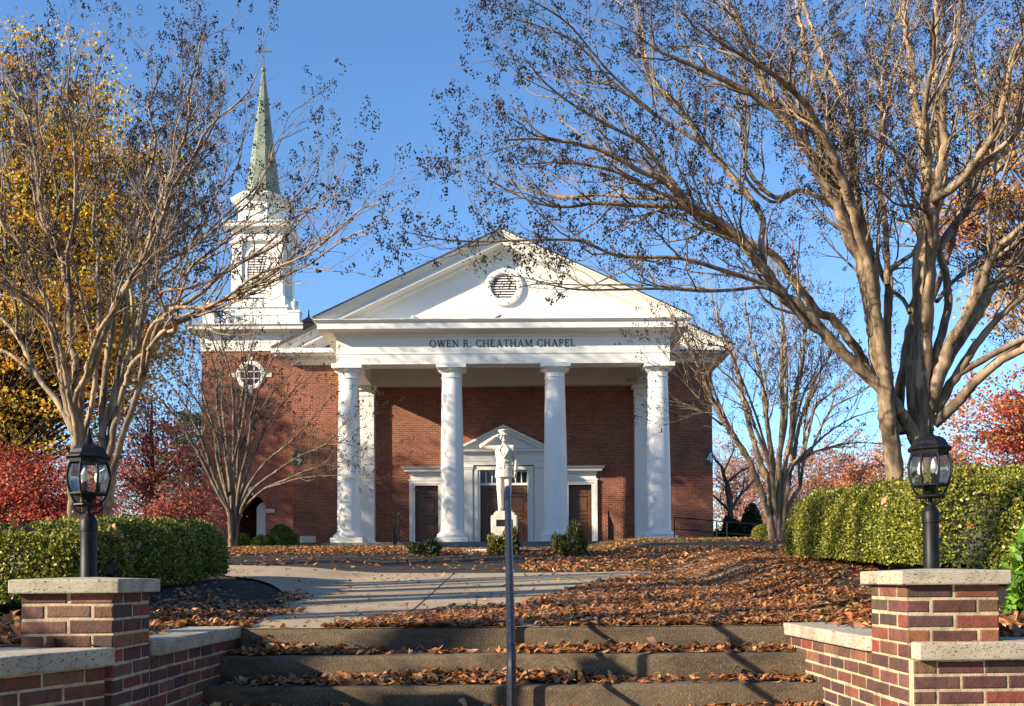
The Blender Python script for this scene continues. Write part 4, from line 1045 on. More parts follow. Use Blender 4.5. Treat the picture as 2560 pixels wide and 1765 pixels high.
class SDF:
    def __init__(s, lo, hi, h):
        s.lo, s.h = np.array(lo, float), h
        n = ((np.array(hi)-s.lo)/h).astype(int)+1
        g = np.meshgrid(*[s.lo[k]+np.arange(n[k])*h for k in range(3)], indexing='ij'); s.P = np.stack(g, -1); s.F = np.full(s.P.shape[:3], 9.0)
    def u(s, d, k=.02):
        hh = np.clip(.5+.5*(s.F-d)/k, 0, 1); s.F = s.F*(1-hh)+d*hh - k*hh*(1-hh); return s
    def cone(s, a, b, r0, r1, k=.02):
        a, b = np.array(a, float), np.array(b, float); d = b-a; t = np.clip(((s.P-a)@d)/(d@d), 0, 1)
        return s.u(np.linalg.norm(s.P-a-t[..., None]*d, axis=-1) - (r0+(r1-r0)*t), k)
    def ell(s, c, r, k=.02):
        r = np.array(r, float); q = (s.P-np.array(c))/r; l = np.linalg.norm(q, axis=-1); return s.u((l-1)*r.min()*.5 + (l-1)*np.mean(r)*.5, k)
    def body(s, zs, a, b, z0, z1, k=.02, cy=0):
        z = s.P[..., 2]; A = np.interp(z, zs, a); B = np.interp(z, zs, b)
        l = np.sqrt((s.P[..., 0]/A)**2+((s.P[..., 1]-cy)/B)**2); d = (l-1)*np.minimum(A, B)
        return s.u(np.maximum(d, np.maximum(z0-z, z-z1)), k)
    def mesh(s, name, off):
        V, Q = surface_nets(s.F, s.lo, s.h); return raw_mesh(name, V+np.array(off), Q, smooth=True)
SY = 21.0; sp0 = at(1260.7, 1279, SY); SX, SZ = sp0.x, sp0.z
off = (SX, SY, SZ)
st_ = thing('soldier_statue', 'pale stone statue of a saluting soldier in a peaked cap, standing on its pedestal', 'statue', (SX, SY, SZ))
b = SDF((-.60, -.28, -.02), (.36, .22, 1.86), .0105)
for s_ in (-1, 1):
    b.cone((s_*.085, 0, .86), (s_*.085, .005, .50), .105, .078, .02); b.cone((s_*.085, .005, .50), (s_*.078, .03, .10), .078, .060, .02)
    b.cone((s_*.078, .04, .05), (s_*.095, -.15, .035), .050, .042, .015)
b.cone((0, .01, 1.42), (0, -.01, 1.58), .062, .056, .02)
b.ell((0, -.012, 1.672), (.074, .092, .112), .015); b.ell((0, -.045, 1.605), (.052, .055, .05), .03)
b.cone((0, -.098, 1.675), (0, -.118, 1.642), .008, .014, .010); b.cone((-.022, -.098, 1.608), (.022, -.098, 1.608), .007, .007, .006)
b.cone((-.02, -.092, 1.585), (.02, -.092, 1.585), .014, .014, .01)
for s_ in (-1, 1):
    b.cone((s_*.02, -.092, 1.692), (s_*.05, -.082, 1.692), .010, .008, .006); b.cone((s_*.077, .0, 1.65), (s_*.079, .005, 1.69), .014, .017, .008)
# raised right arm with flat saluting hand
b.cone((-.185, .0, 1.425), (-.49, -.04, 1.475), .076, .058, .02); b.cone((-.49, -.04, 1.475), (-.215, -.115, 1.655), .058, .040, .02)
b.cone((-.215, -.115, 1.655), (-.155, -.122, 1.688), .027, .030, .012)
for i, (l, dz) in enumerate(((.068, .018), (.078, .006), (.074, -.006), (.060, -.018))):
    a0_ = np.array((-.158, -.124-.004*i, 1.688+dz*.8)); d0 = np.array((.84, -.08, .45)); d0 /= np.linalg.norm(d0)
    b.cone(a0_, a0_+d0*l*.55, .0105, .0098, .004); b.cone(a0_+d0*l*.55, a0_+d0*l+np.array((0, 0, -.006)), .0098, .0078, .004)
b.cone((-.185, -.128, 1.665), (-.130, -.140, 1.668), .012, .0095, .006)
# left arm at the side with half curled hand
b.cone((.185, .0, 1.425), (.262, .03, 1.14), .076, .058, .02); b.cone((.262, .03, 1.14), (.250, -.02, .865), .058, .044, .02)
b.cone((.250, -.02, .865), (.247, -.032, .785), .030, .036, .012)
for i in range(4):
    a0_ = np.array((.247, -.062+.021*i, .785)); b.cone(a0_, a0_+np.array((.002, .0, -.052)), .0108, .010, .004); b.cone(a0_+np.array((.002, 0, -.052)), a0_+np.array((-.020, .004, -.085+.006*abs(i-1))), .010, .008, .004)
b.cone((.238, -.066, .825), (.224, -.082, .765), .0125, .010, .006)
put('figure', b.mesh('figure', off), M_STONE, st_)
t_ = SDF((-.27, -.22, .74), (.27, .22, 1.53), .0105)
zs_ = [.74, .80, .95, 1.10, 1.16, 1.30, 1.40, 1.46, 1.50]
t_.body(zs_, [.208, .203, .185, .165, .168, .196, .20, .16, .10], [.150, .146, .134, .118, .120, .138, .128, .095, .075], .765, 1.475, .01)
t_.cone((-.165, .0, 1.432), (.165, .0, 1.432), .070, .070, .03)
t_.cone((0, -.145, .79), (0, -.132, 1.05), .007, .005, .006)
for s_ in (-1, 1):
    t_.cone((s_*.03, -.085, 1.50), (s_*.105, -.128, 1.365), .014, .018, .008); t_.cone((s_*.105, -.130, 1.365), (.0, -.136, 1.19), .016, .008, .008)
    t_.cone((s_*.06, -.131, 1.315), (s_*.125, -.118, 1.315), .010, .010, .006); t_.cone((s_*.07, -.145, .98), (s_*.14, -.12, .975), .012, .012, .006)
    t_.cone((s_*.10, .0, 1.495), (s_*.185, .0, 1.465), .016, .020, .008)
for z_ in (1.27, 1.20, 1.05, .98): t_.cone((0, -.138, z_), (0, -.146, z_), .011, .009, .004)
for i in range(3): t_.cone((.07+.0, -.135, 1.345+.016*i), (.125, -.122, 1.345+.016*i), .008, .008, .003)
put('tunic', t_.mesh('tunic', off), M_STONE, st_)
M1 = MB(); M1.lathe([(.170, 1.085), (.178, 1.09), (.178, 1.135), (.170, 1.14)], SX, SY, 28, 0, 1.0, .72)
M1.box(SX-.03, SX+.03, SY-.142, SY-.12, 1.085, 1.140)
M1.v = [(x, y, z+SZ) for x, y, z in M1.v]; M1.build('belt', M_STONE, st_, bevel=.004)
M1 = MB(); M1.lathe([(.082, 1.728), (.086, 1.73), (.086, 1.768), (.094, 1.775), (.128, 1.812), (.131, 1.824), (.122, 1.834), (.06, 1.850), (.01, 1.856)], SX, SY-.01, 28, 0, 1.0, 1.1)
M1.v = [(x, y, z+SZ) for x, y, z in M1.v]; M1.build('peaked_cap', M_STONE, st_, smooth=True)
M1 = MB(); n = 14; vs = []
for rr, dz in ((.080, .0), (.128, -.028)):
    for lay in (0, .008):
        for k in range(n+1):
            a = math.pi*(1.08+.84*k/n); vs.append((SX+rr*math.cos(a)*(1 if rr < .1 else .82), SY-.012+rr*math.sin(a)*1.12, SZ+1.735+dz*abs(math.sin(a))+lay))
R_ = n+1; fs = []
for k in range(n): fs += [(R_+k, R_+k+1, 3*R_+k+1, 3*R_+k), (k+1, k, 2*R_+k, 2*R_+k+1), (2*R_+k, 3*R_+k, 3*R_+k+1, 2*R_+k+1), (k, k+1, R_+k+1, R_+k)]
M1.add(vs, fs); M1.build('cap_visor', M_STONE, st_)
gz = g1(SX, SY)
pd = thing('pedestal', 'square pale stone pedestal with a dark bronze plaque under the statue', 'pedestal', (SX, SY, gz))
MB().box(SX-.295, SX+.295, SY-.295, SY+.295, gz-.1, SZ-.095).build('shaft', M_STONE, pd, bevel=.03)
MB().box(SX-.23, SX+.23, SY-.23, SY+.23, SZ-.0955, SZ-.035).box(SX-.19, SX+.19, SY-.21, SY+.20, SZ-.036, SZ+.002).build('plinth_block', M_STONE, pd, bevel=.015)
pq = at(1245, 1307, SY-.3); MB().box(SX-.18, SX+.18, SY-.305, SY-.294, pq.z-.075, pq.z+.07).build('plaque', M_BRONZE, pd, bevel=.004)
m = MB(); m.lathe([(.9, gz-.1), (.95, gz+.015), (.90, gz+.03)], SX, SY, 40); m.build('base_slab', M_LIME, pd)

# ------------------------------------------------------------------ foliage helpers
def sup(a, e): return np.sign(a)*np.abs(a)**e
def hedge(name, label, path, hw, h, n, seed, cols, group=None, leaf=.030, z_off=0, cam_side=None):
    rs = np.random.default_rng(seed); P = np.array(path, float)
    seg = np.linalg.norm(np.diff(P, axis=0), axis=1); cl = np.concatenate([[0], np.cumsum(seg)]); L = cl[-1]
    def surf(t, a, shrink=0):
        x = np.interp(t*L, cl, P[:, 0]); y = np.interp(t*L, cl, P[:, 1])
        x2 = np.interp(np.clip(t*L+.15, 0, L), cl, P[:, 0])-np.interp(np.clip(t*L-.15, 0, L), cl, P[:, 0]); y2 = np.interp(np.clip(t*L+.15, 0, L), cl, P[:, 1])-np.interp(np.clip(t*L-.15, 0, L), cl, P[:, 1])
        d = np.hypot(x2, y2); tx, ty = x2/d, y2/d
        e = (1-np.abs(2*t-1)**26)**.30
        lump = .085*np.abs(np.sin(t*L*1.9+seed*.7))**.5-.05+.02*np.sin(t*L*3.1+seed)+.03*np.sin(t*L*6.3+a*2)+.02*np.sin(a*5+t*L*9)
        u = (hw*e+lump-shrink)*sup(np.cos(a), .42); zz_ = (h*(.35+.65*e)+lump*.9-shrink)*np.abs(np.sin(a))**.42
        X = x+ty*u; Y = y-tx*u; return np.stack([X, Y, G(x, y)+z_off+zz_-.02], -1)
    nt_, na = 90, 30
    T_, A_ = np.meshgrid(np.linspace(.0005, .9995, nt_), np.linspace(.02, math.pi-.02, na), indexing='ij')
    Vc = surf(T_.ravel(), A_.ravel(), .10); i, j = np.meshgrid(np.arange(nt_-1), np.arange(na-1), indexing='ij'); i = i.ravel(); j = j.ravel()
    Qc = np.stack([i*na+j, (i+1)*na+j, (i+1)*na+j+1, i*na+j+1], 1)
    caps = []
    for r_ in (0, nt_-1):
        cv = Vc[r_*na:(r_+1)*na].mean(0); Vc = np.vstack([Vc, cv]); caps += [(len(Vc)-1, r_*na+q_, r_*na+(q_+1) % na) for q_ in range(na)]
    # sample by arc length round the section
    aa = np.linspace(.01, math.pi-.01, 400); cx_, cz_ = hw*sup(np.cos(aa), .42), h*np.sin(aa)**.42
    al = np.concatenate([[0], np.cumsum(np.hypot(np.diff(cx_), np.diff(cz_)))]); al /= al[-1]
    t = rs.random(n); ends = rs.random(n) < .18; t = np.where(ends, np.where(rs.random(n) < .5, rs.beta(1, 45, n), 1-rs.beta(1, 45, n)), t); t = np.clip(t, .0005, .9995)
    a = np.interp(rs.random(n), al, aa)
    C = surf(t, a); e = 1e-3
    du = surf(np.clip(t+e, 0, .9999), a)-surf(np.clip(t-e, .0001, 1), a); da = surf(t, np.clip(a+e*5, 0, 3.14))-surf(t, np.clip(a-e*5, 0, 3.14))
    nr = norm(np.cross(du, da)); ctr = np.stack([np.interp(t*L, cl, P[:, 0]), np.interp(t*L, cl, P[:, 1]), C[:, 2]-.0], -1); 
    up = np.where(np.abs(np.cos(a)) < .7, 1., 0.)[:, None]*np.array([0, 0, 1.])
    out = C-ctr + up; nr *= np.sign((nr*out).sum(1, keepdims=True)+1e-9)
    C = C + nr*(rs.normal(size=(n, 1))*.020 - .012 + .030*(rs.random((n, 1)) < .06))
    ax = norm(nr*.5+rs.normal(size=(n, 3))*.75+np.array([0, 0, .35])); nn = norm(nr*.9+rs.normal(size=(n, 3))*.75)
    ln = leaf*rs.uniform(.6, 1.25, n)
    V, Q = leaf_quads(C, ln, ln*.62, ax, nn, rs, .15)
    col = palette(rs, n, cols, .35); T = np.repeat(col, 4, 0)
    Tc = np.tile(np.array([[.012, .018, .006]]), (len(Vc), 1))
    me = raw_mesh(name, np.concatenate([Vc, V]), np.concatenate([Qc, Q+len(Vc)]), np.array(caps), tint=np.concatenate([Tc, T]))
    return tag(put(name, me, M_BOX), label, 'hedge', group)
BOXC = [(.16, .185, .022), (.24, .25, .032), (.10, .12, .016), (.40, .36, .06), (.18, .215, .028), (.30, .27, .04), (.065, .08, .013)]
HG = 'clipped box hedges along the walk'
hedge('hedge', 'sunlit clipped box hedge on the left, directly behind the shaded pier', [(-6.6, 6.95), (-3.0, 6.98)], .48, .60, 60000, 1, BOXC, HG)
hedge('hedge', 'dark side clipped box hedge running back on the left, toward the slender tree', [(-3.72, 7.5), (-3.78, 9.2), (-3.95, 11.25)], .52, .66, 80000, 3, BOXC, HG)
hedge('hedge', 'tall sunlit clipped box hedge on the right, behind the right lantern', [(6.6, 6.0), (4.75, 6.5), (4.12, 7.6), (4.02, 8.75)], .66, .88, 110000, 2, BOXC, HG)
hedge('hedge', 'middle clump of the right box hedges, left of the big bare trunk', [(4.06, 8.8), (4.04, 10.75)], .55, .86, 55000, 4, BOXC, HG)
hedge('hedge', 'farthest rounded clump of the right box hedges, beside the leafy slope', [(4.10, 10.8), (4.22, 12.3)], .60, .84, 45000, 5, BOXC, HG)

def bush(name, label, cat, c, rx, rz, n, leaf, cols, seed, group=None, up=.3, m_=None, stems=True, wd=.5, fill=.35, ry=None, hull=False, lumpy=1.0):
    rs = np.random.default_rng(seed); ry = ry or rx
    d = norm(rs.normal(size=(n, 3))); d[:, 2] = np.abs(d[:, 2])*1.0
    lump = 1+lumpy*(.16*np.sin(d[:, 0]*5+seed)+.14*np.sin(d[:, 1]*6+seed*2)+.13*np.sin(d[:, 2]*7+d[:, 0]*4))
    r = (1-fill*rs.random(n)**1.5)*lump
    base = np.array(c); C = base + d*r[:, None]*np.array([rx, ry, rz])
    ax = norm(d*.7+rs.normal(size=(n, 3))*.6+np.array([0, 0, up])); nn = norm(d+rs.normal(size=(n, 3))*.8)
    ln = leaf*rs.uniform(.6, 1.3, n); V, Q = leaf_quads(C, ln, ln*wd, ax, nn, rs, .15)
    T = np.repeat(palette(rs, n, cols, .3), 4, 0)
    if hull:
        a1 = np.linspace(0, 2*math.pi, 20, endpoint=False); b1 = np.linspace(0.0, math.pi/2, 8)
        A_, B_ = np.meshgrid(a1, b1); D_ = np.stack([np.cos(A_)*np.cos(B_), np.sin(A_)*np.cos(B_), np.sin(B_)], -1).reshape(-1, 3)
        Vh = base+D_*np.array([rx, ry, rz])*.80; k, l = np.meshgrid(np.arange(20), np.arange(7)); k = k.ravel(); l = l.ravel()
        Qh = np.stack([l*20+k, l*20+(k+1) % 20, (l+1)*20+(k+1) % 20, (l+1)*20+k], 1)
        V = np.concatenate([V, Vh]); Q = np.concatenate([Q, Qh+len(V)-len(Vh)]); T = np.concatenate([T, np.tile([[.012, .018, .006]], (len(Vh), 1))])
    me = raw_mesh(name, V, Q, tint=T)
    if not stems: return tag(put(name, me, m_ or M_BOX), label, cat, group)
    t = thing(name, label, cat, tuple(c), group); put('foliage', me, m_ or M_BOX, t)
    src = []
    for k in range(9):
        a = rs.random()*6.28; e = base+np.array([math.cos(a)*rx*.6, math.sin(a)*ry*.6, rz*.75]); s0 = base+np.array([rs.normal()*.04, rs.normal()*.04, -.08])
        src.append((np.array([s0, s0*.5+e*.5+rs.normal(size=3)*.03, e]), np.array([.012, .009, .004])))
    V, Q = tubes(src, 5); put('stems', raw_mesh('stems', V, Q, smooth=True), M_TWIG, t); return t
NAND = [(.09, .12, .02), (.15, .17, .03), (.06, .08, .015), (.26, .23, .04), (.20, .10, .04)]
def gbush(px, pyb, Y, wpx, hpx, **k):
    p = at(px, pyb, Y); s = F_PX/Y; return dict(c=(p.x, Y, g1(p.x, Y)-.02), rx=wpx/s/2, rz=hpx/s)
gs = 'leafy shrubs planted round the statue'
k = gbush(1062, 1396, 19.6, 80, 36); bush('shrub', 'darker low spreading shrub left of the statue', 'shrub', n=2600, leaf=.085, cols=[(.03, .05, .018), (.05, .075, .025), (.07, .08, .03)], seed=11, group=gs, wd=.34, **k)
k = gbush(1262, 1398, 19.7, 86, 62); bush('shrub', 'green and yellow shrub growing in front of the statue pedestal', 'shrub', n=3600, leaf=.09, cols=NAND, seed=12, group=gs, wd=.36, **k)
k = gbush(1427, 1398, 19.5, 90, 66); bush('shrub', 'rounded leafy shrub right of the statue, under the right side door', 'shrub', n=3200, leaf=.09, cols=NAND, seed=13, group=gs, wd=.36, **k)
BB = [(.09, .15, .02), (.13, .20, .03), (.06, .10, .015), (.17, .22, .04)]
ch_g = 'clipped round bushes by the tower'
k = gbush(704, 1372, 30, 88, 62); bush('round_bush', 'bright green clipped round bush, largest beside the tower', 'bush', n=9000, leaf=.06, cols=BB, seed=21, group=ch_g, stems=False, hull=True, fill=.12, lumpy=.25, **k)
k = gbush(653, 1374, 29.5, 62, 36); bush('round_bush', 'small dark green bush left of the bright round bush', 'bush', n=4500, leaf=.06, cols=BOXC, seed=22, group=ch_g, stems=False, hull=True, fill=.12, lumpy=.25, **k)
k = gbush(607, 1376, 30, 46, 40); bush('round_bush', 'small dark bush beside the slender tree trunk by the tower arch', 'bush', n=4000, leaf=.06, cols=BOXC, seed=23, group=ch_g, stems=False, hull=True, fill=.12, lumpy=.25, **k)
k = gbush(1905, 1352, 24.5, 54, 42); bush('round_bush', 'small clipped bush by the trunk of the right hand tree', 'bush', n=4500, leaf=.055, cols=BOXC, seed=24, stems=False, hull=True, fill=.12, lumpy=.25, **k)
k = gbush(1868, 1345, 41, 92, 88); bush('evergreen_shrub', 'big dark evergreen shrub behind the ramp railing', 'shrub', n=9000, leaf=.14, cols=[(.018, .03, .010), (.03, .045, .014), (.045, .055, .02)], seed=25, fill=.3, **k)
k = gbush(1815, 1345, 44, 60, 64); bush('evergreen_shrub', 'smaller dark evergreen shrub close to the chapel corner', 'shrub', n=6000, leaf=.14, cols=[(.018, .03, .010), (.03, .045, .014)], seed=26, fill=.3, **k)
p = at(2575, 1420, 5.6); bush('laurel_shrub', 'bright green large leaved plant at the right edge, before the hedge', 'shrub', (p.x+.02, 5.6, .10), .16, .55, 900, .075, [(.10, .22, .02), (.16, .30, .035), (.07, .15, .015)], 27, None, .2, wd=.45)
p = at(2550, 1500, 5.5)
# unseen evergreen added left of the frame to shade the left pier
bush('evergreen_shrub', 'tall evergreen shrub standing left of the steps beyond the wing wall', 'shrub', (-6.4, 2.35, -.6), 1.25, 2.6, 9000, .12, [(.02, .035, .012), (.035, .05, .015)], 28, None, .3, fill=.5)

# ------------------------------------------------------------------ bare branching trees
class Tree:
    def __init__(s, seed, spec): s.rs = random.Random(seed); s.sp = spec; s.ok = None; s.limbs = []; s.br = []; s.tw = []; s.tips = []
    def smooth(s, pts, n):
        P = np.array(pts, float); m = len(P)
        if m < 3: return np.array([P[0]+(P[-1]-P[0])*t for t in np.linspace(0, 1, n)])
        d = np.concatenate([[0], np.cumsum(np.linalg.norm(np.diff(P, axis=0), axis=1))]); u = np.linspace(0, d[-1], n)
        ext = np.vstack([2*P[0]-P[1], P, 2*P[-1]-P[-2]]); out = []
        for q in u:
            i = min(max(np.searchsorted(d, q, side='right')-1, 0), m-2); t = (q-d[i])/max(1e-6, d[i+1]-d[i])
            a, b, c, e = ext[i], ext[i+1], ext[i+2], ext[i+3]
            out.append(.5*((2*b)+(-a+c)*t+(2*a-5*b+4*c-e)*t*t+(-a+3*b-3*c+e)*t**3))
        return np.array(out)
    def limb(s, pts, r0, r1, t0=.3, pw=1.0, lvl=0):
        n = max(14, len(pts)*5); P = s.smooth(pts, n); L = float(np.linalg.norm(np.diff(P, axis=0), axis=1).sum())
        for k in range(1, n-1): P[k] += np.array([s.rs.gauss(0, 1), s.rs.gauss(0, 1), 0])*min(.012, r0*.10)
        t = np.linspace(0, 1, n); R = r0*(1-t)**.9 + r1*(1-(1-t)**.9); s.limbs.append((P, R)); s.spawn([tuple(p) for p in P], list(R), L, 0, t0); return P
    def spawn(s, P, R, L, lv, t0):
        rs, sp = s.rs, s.sp[lv]; n = len(P); cnt = L*(1-t0)*sp['dens']; cnt = int(cnt)+(rs.random() < cnt % 1)
        for c in range(cnt):
            t = t0+(1-t0)*((c+rs.random())/cnt); q = t*(n-1); i = min(int(q), n-2); f = q-i
            a, b = P[i], P[i+1]; p = (a[0]+(b[0]-a[0])*f, a[1]+(b[1]-a[1])*f, a[2]+(b[2]-a[2])*f); r = R[i]+(R[i+1]-R[i])*f
            tx, ty, tz = b[0]-a[0], b[1]-a[1], b[2]-a[2]; l = math.sqrt(tx*tx+ty*ty+tz*tz)+1e-9; tx /= l; ty /= l; tz /= l
            vx, vy, vz = rs.gauss(0, 1), rs.gauss(0, 1), rs.gauss(0, 1); dt = vx*tx+vy*ty+vz*tz; vx -= dt*tx; vy -= dt*ty; vz -= dt*tz
            l = math.sqrt(vx*vx+vy*vy+vz*vz)+1e-9; an = rs.gauss(sp['ang'], .14); ca, sa = math.cos(an), math.sin(an)/l
            dx, dy, dz = tx*ca+vx*sa, ty*ca+vy*sa, tz*ca+vz*sa+sp['up']
            cl = sp['len']*rs.uniform(.55, 1.25)*(1-.45*t); rr = min(r*.62, sp['r']*rs.uniform(.75, 1.2))
            s.branch(p, (dx, dy, dz), cl, rr, lv)
        if n > 1 and lv < len(s.sp): pass
    def branch(s, p, d, cl, rr, lv):
        rs = s.rs; last = lv == len(s.sp)-1; n = 4 if last else (6 if lv else 8); st_ = cl/(n-1); w_ = s.sp[lv].get('wig', .22); pts = [p]; dx, dy, dz = d
        for k in range(n-1):
            l = math.sqrt(dx*dx+dy*dy+dz*dz)+1e-9; dx /= l; dy /= l; dz /= l
            p = (p[0]+dx*st_, p[1]+dy*st_, p[2]+dz*st_); pts.append(p)
            dx += rs.gauss(0, w_); dy += rs.gauss(0, w_); dz += rs.gauss(0, w_*.7)+s.sp[lv].get('trop', .06)
        if s.ok and not (s.ok(pts[-1]) and s.ok(pts[n//2])): return
        R = [rr*(1-.72*k/(n-1)) for k in range(n)]
        (s.tw if last or lv >= 2 else s.br).append((pts, R))
        if last: s.tips.append((pts[-1], (pts[-1][0]-pts[-2][0], pts[-1][1]-pts[-2][1], pts[-1][2]-pts[-2][2])))
        else: s.spawn(pts, R, cl, lv+1, .22)
    def make(s, name, label, cat, base, group, m_limb, m_twig, pods=.5, podr=.008, podn=14, podlen=.16, m_pod=None, zmin=-9):
        t = thing(name, label, cat, base, group)
        V, Q = tubes(s.limbs, 12); put('trunk', raw_mesh('trunk', V, Q, smooth=True), m_limb, t)
        V, Q = tubes(s.br, 6); V2, Q2 = tubes(s.tw, 3); me = raw_mesh('crown', np.concatenate([V, V2]), np.concatenate([Q, Q2+len(V)]), smooth=True)
        o = put('crown', me, m_limb, t); me.materials.append(m_twig); mi = np.zeros(len(me.polygons), np.int32); mi[len(Q):] = 1; me.polygons.foreach_set('material_index', mi)
        print('TREE', label[:40], len(s.br), len(s.tw), len(s.tips))
        rs = np.random.default_rng(len(s.tips)); C = []
        P = np.array([a for a, _ in s.tips]); D = norm(np.array([b for _, b in s.tips])+np.array([0, 0, .02]))
        k = rs.random(len(P)) < pods; P, D = P[k], D[k]
        if len(P):
            sc = rs.uniform(.5, 1.2, len(P)); f = rs.random((len(P), podn)); wdt = .20*(1-f)+.06
            C = P[:, None, :] + (f-.35)[..., None]*podlen*sc[:, None, None]*D[:, None, :] + rs.normal(size=(len(P), podn, 3))*(wdt*podlen*sc[:, None])[..., None]
            C = C.reshape(-1, 3); r = podr*rs.uniform(.6, 1.25, len(C))
            O = np.array([[1, 0, 0], [-1, 0, 0], [0, 1, 0], [0, -1, 0], [0, 0, 1.25], [0, 0, -1.25]])
            V = (C[:, None, :]+O[None]*r[:, None, None]).reshape(-1, 3)
            Tt = np.array([[0, 2, 4], [2, 1, 4], [1, 3, 4], [3, 0, 4], [2, 0, 5], [1, 2, 5], [3, 1, 5], [0, 3, 5]])
            put('seed_heads', raw_mesh('seed_heads', V, None, (np.arange(len(C))*6)[:, None, None].repeat(8, 1)+Tt[None] if False else (Tt[None]+(np.arange(len(C))*6)[:, None, None]).reshape(-1, 3)), m_pod or M_SEED, t)
        return t

def trace(T, scale, ox, oy, Y0, limbs, thin=.8, dup=0):
    rj = random.Random(len(limbs)*7+3); extra = []
    for pts, r0, r1, dy, t0 in limbs:
        for _ in range(dup):
            if len(pts) < 4 or rj.random() < .12: continue
            k0 = 1 if len(pts) < 7 else 2; q = pts[k0:]; m = len(q)-1; gx, gy, hx = rj.gauss(0, 75)/scale, rj.gauss(0, 60)/scale, rj.gauss(0, 22)/scale
            extra.append(([(x+gx*(i/m)+hx*math.sin(i/m*math.pi), y+gy*(i/m)) for i, (x, y) in enumerate(q)], r0*(.62 if len(pts) > 6 else .7), r1*.8, (dy[0]+(dy[1]-dy[0])*k0/len(pts), dy[1]+rj.gauss(0, 1.1)), max(.2, t0-.15)))
    limbs = limbs+extra
    """limbs: (points in a crop of the photograph, radius at start / end in metres, depth drift, first side branch)"""
    for pts, r0, r1, dy, t0 in limbs:
        n = len(pts); P = []
        for i, (x, y) in enumerate(pts):
            f = i/(n-1); P.append(at(ox+x*scale, oy+y*scale, Y0+dy[0]+(dy[1]-dy[0])*f**1.2))
        T.limb([tuple(p) for p in P], r0*thin, r1*thin, t0)

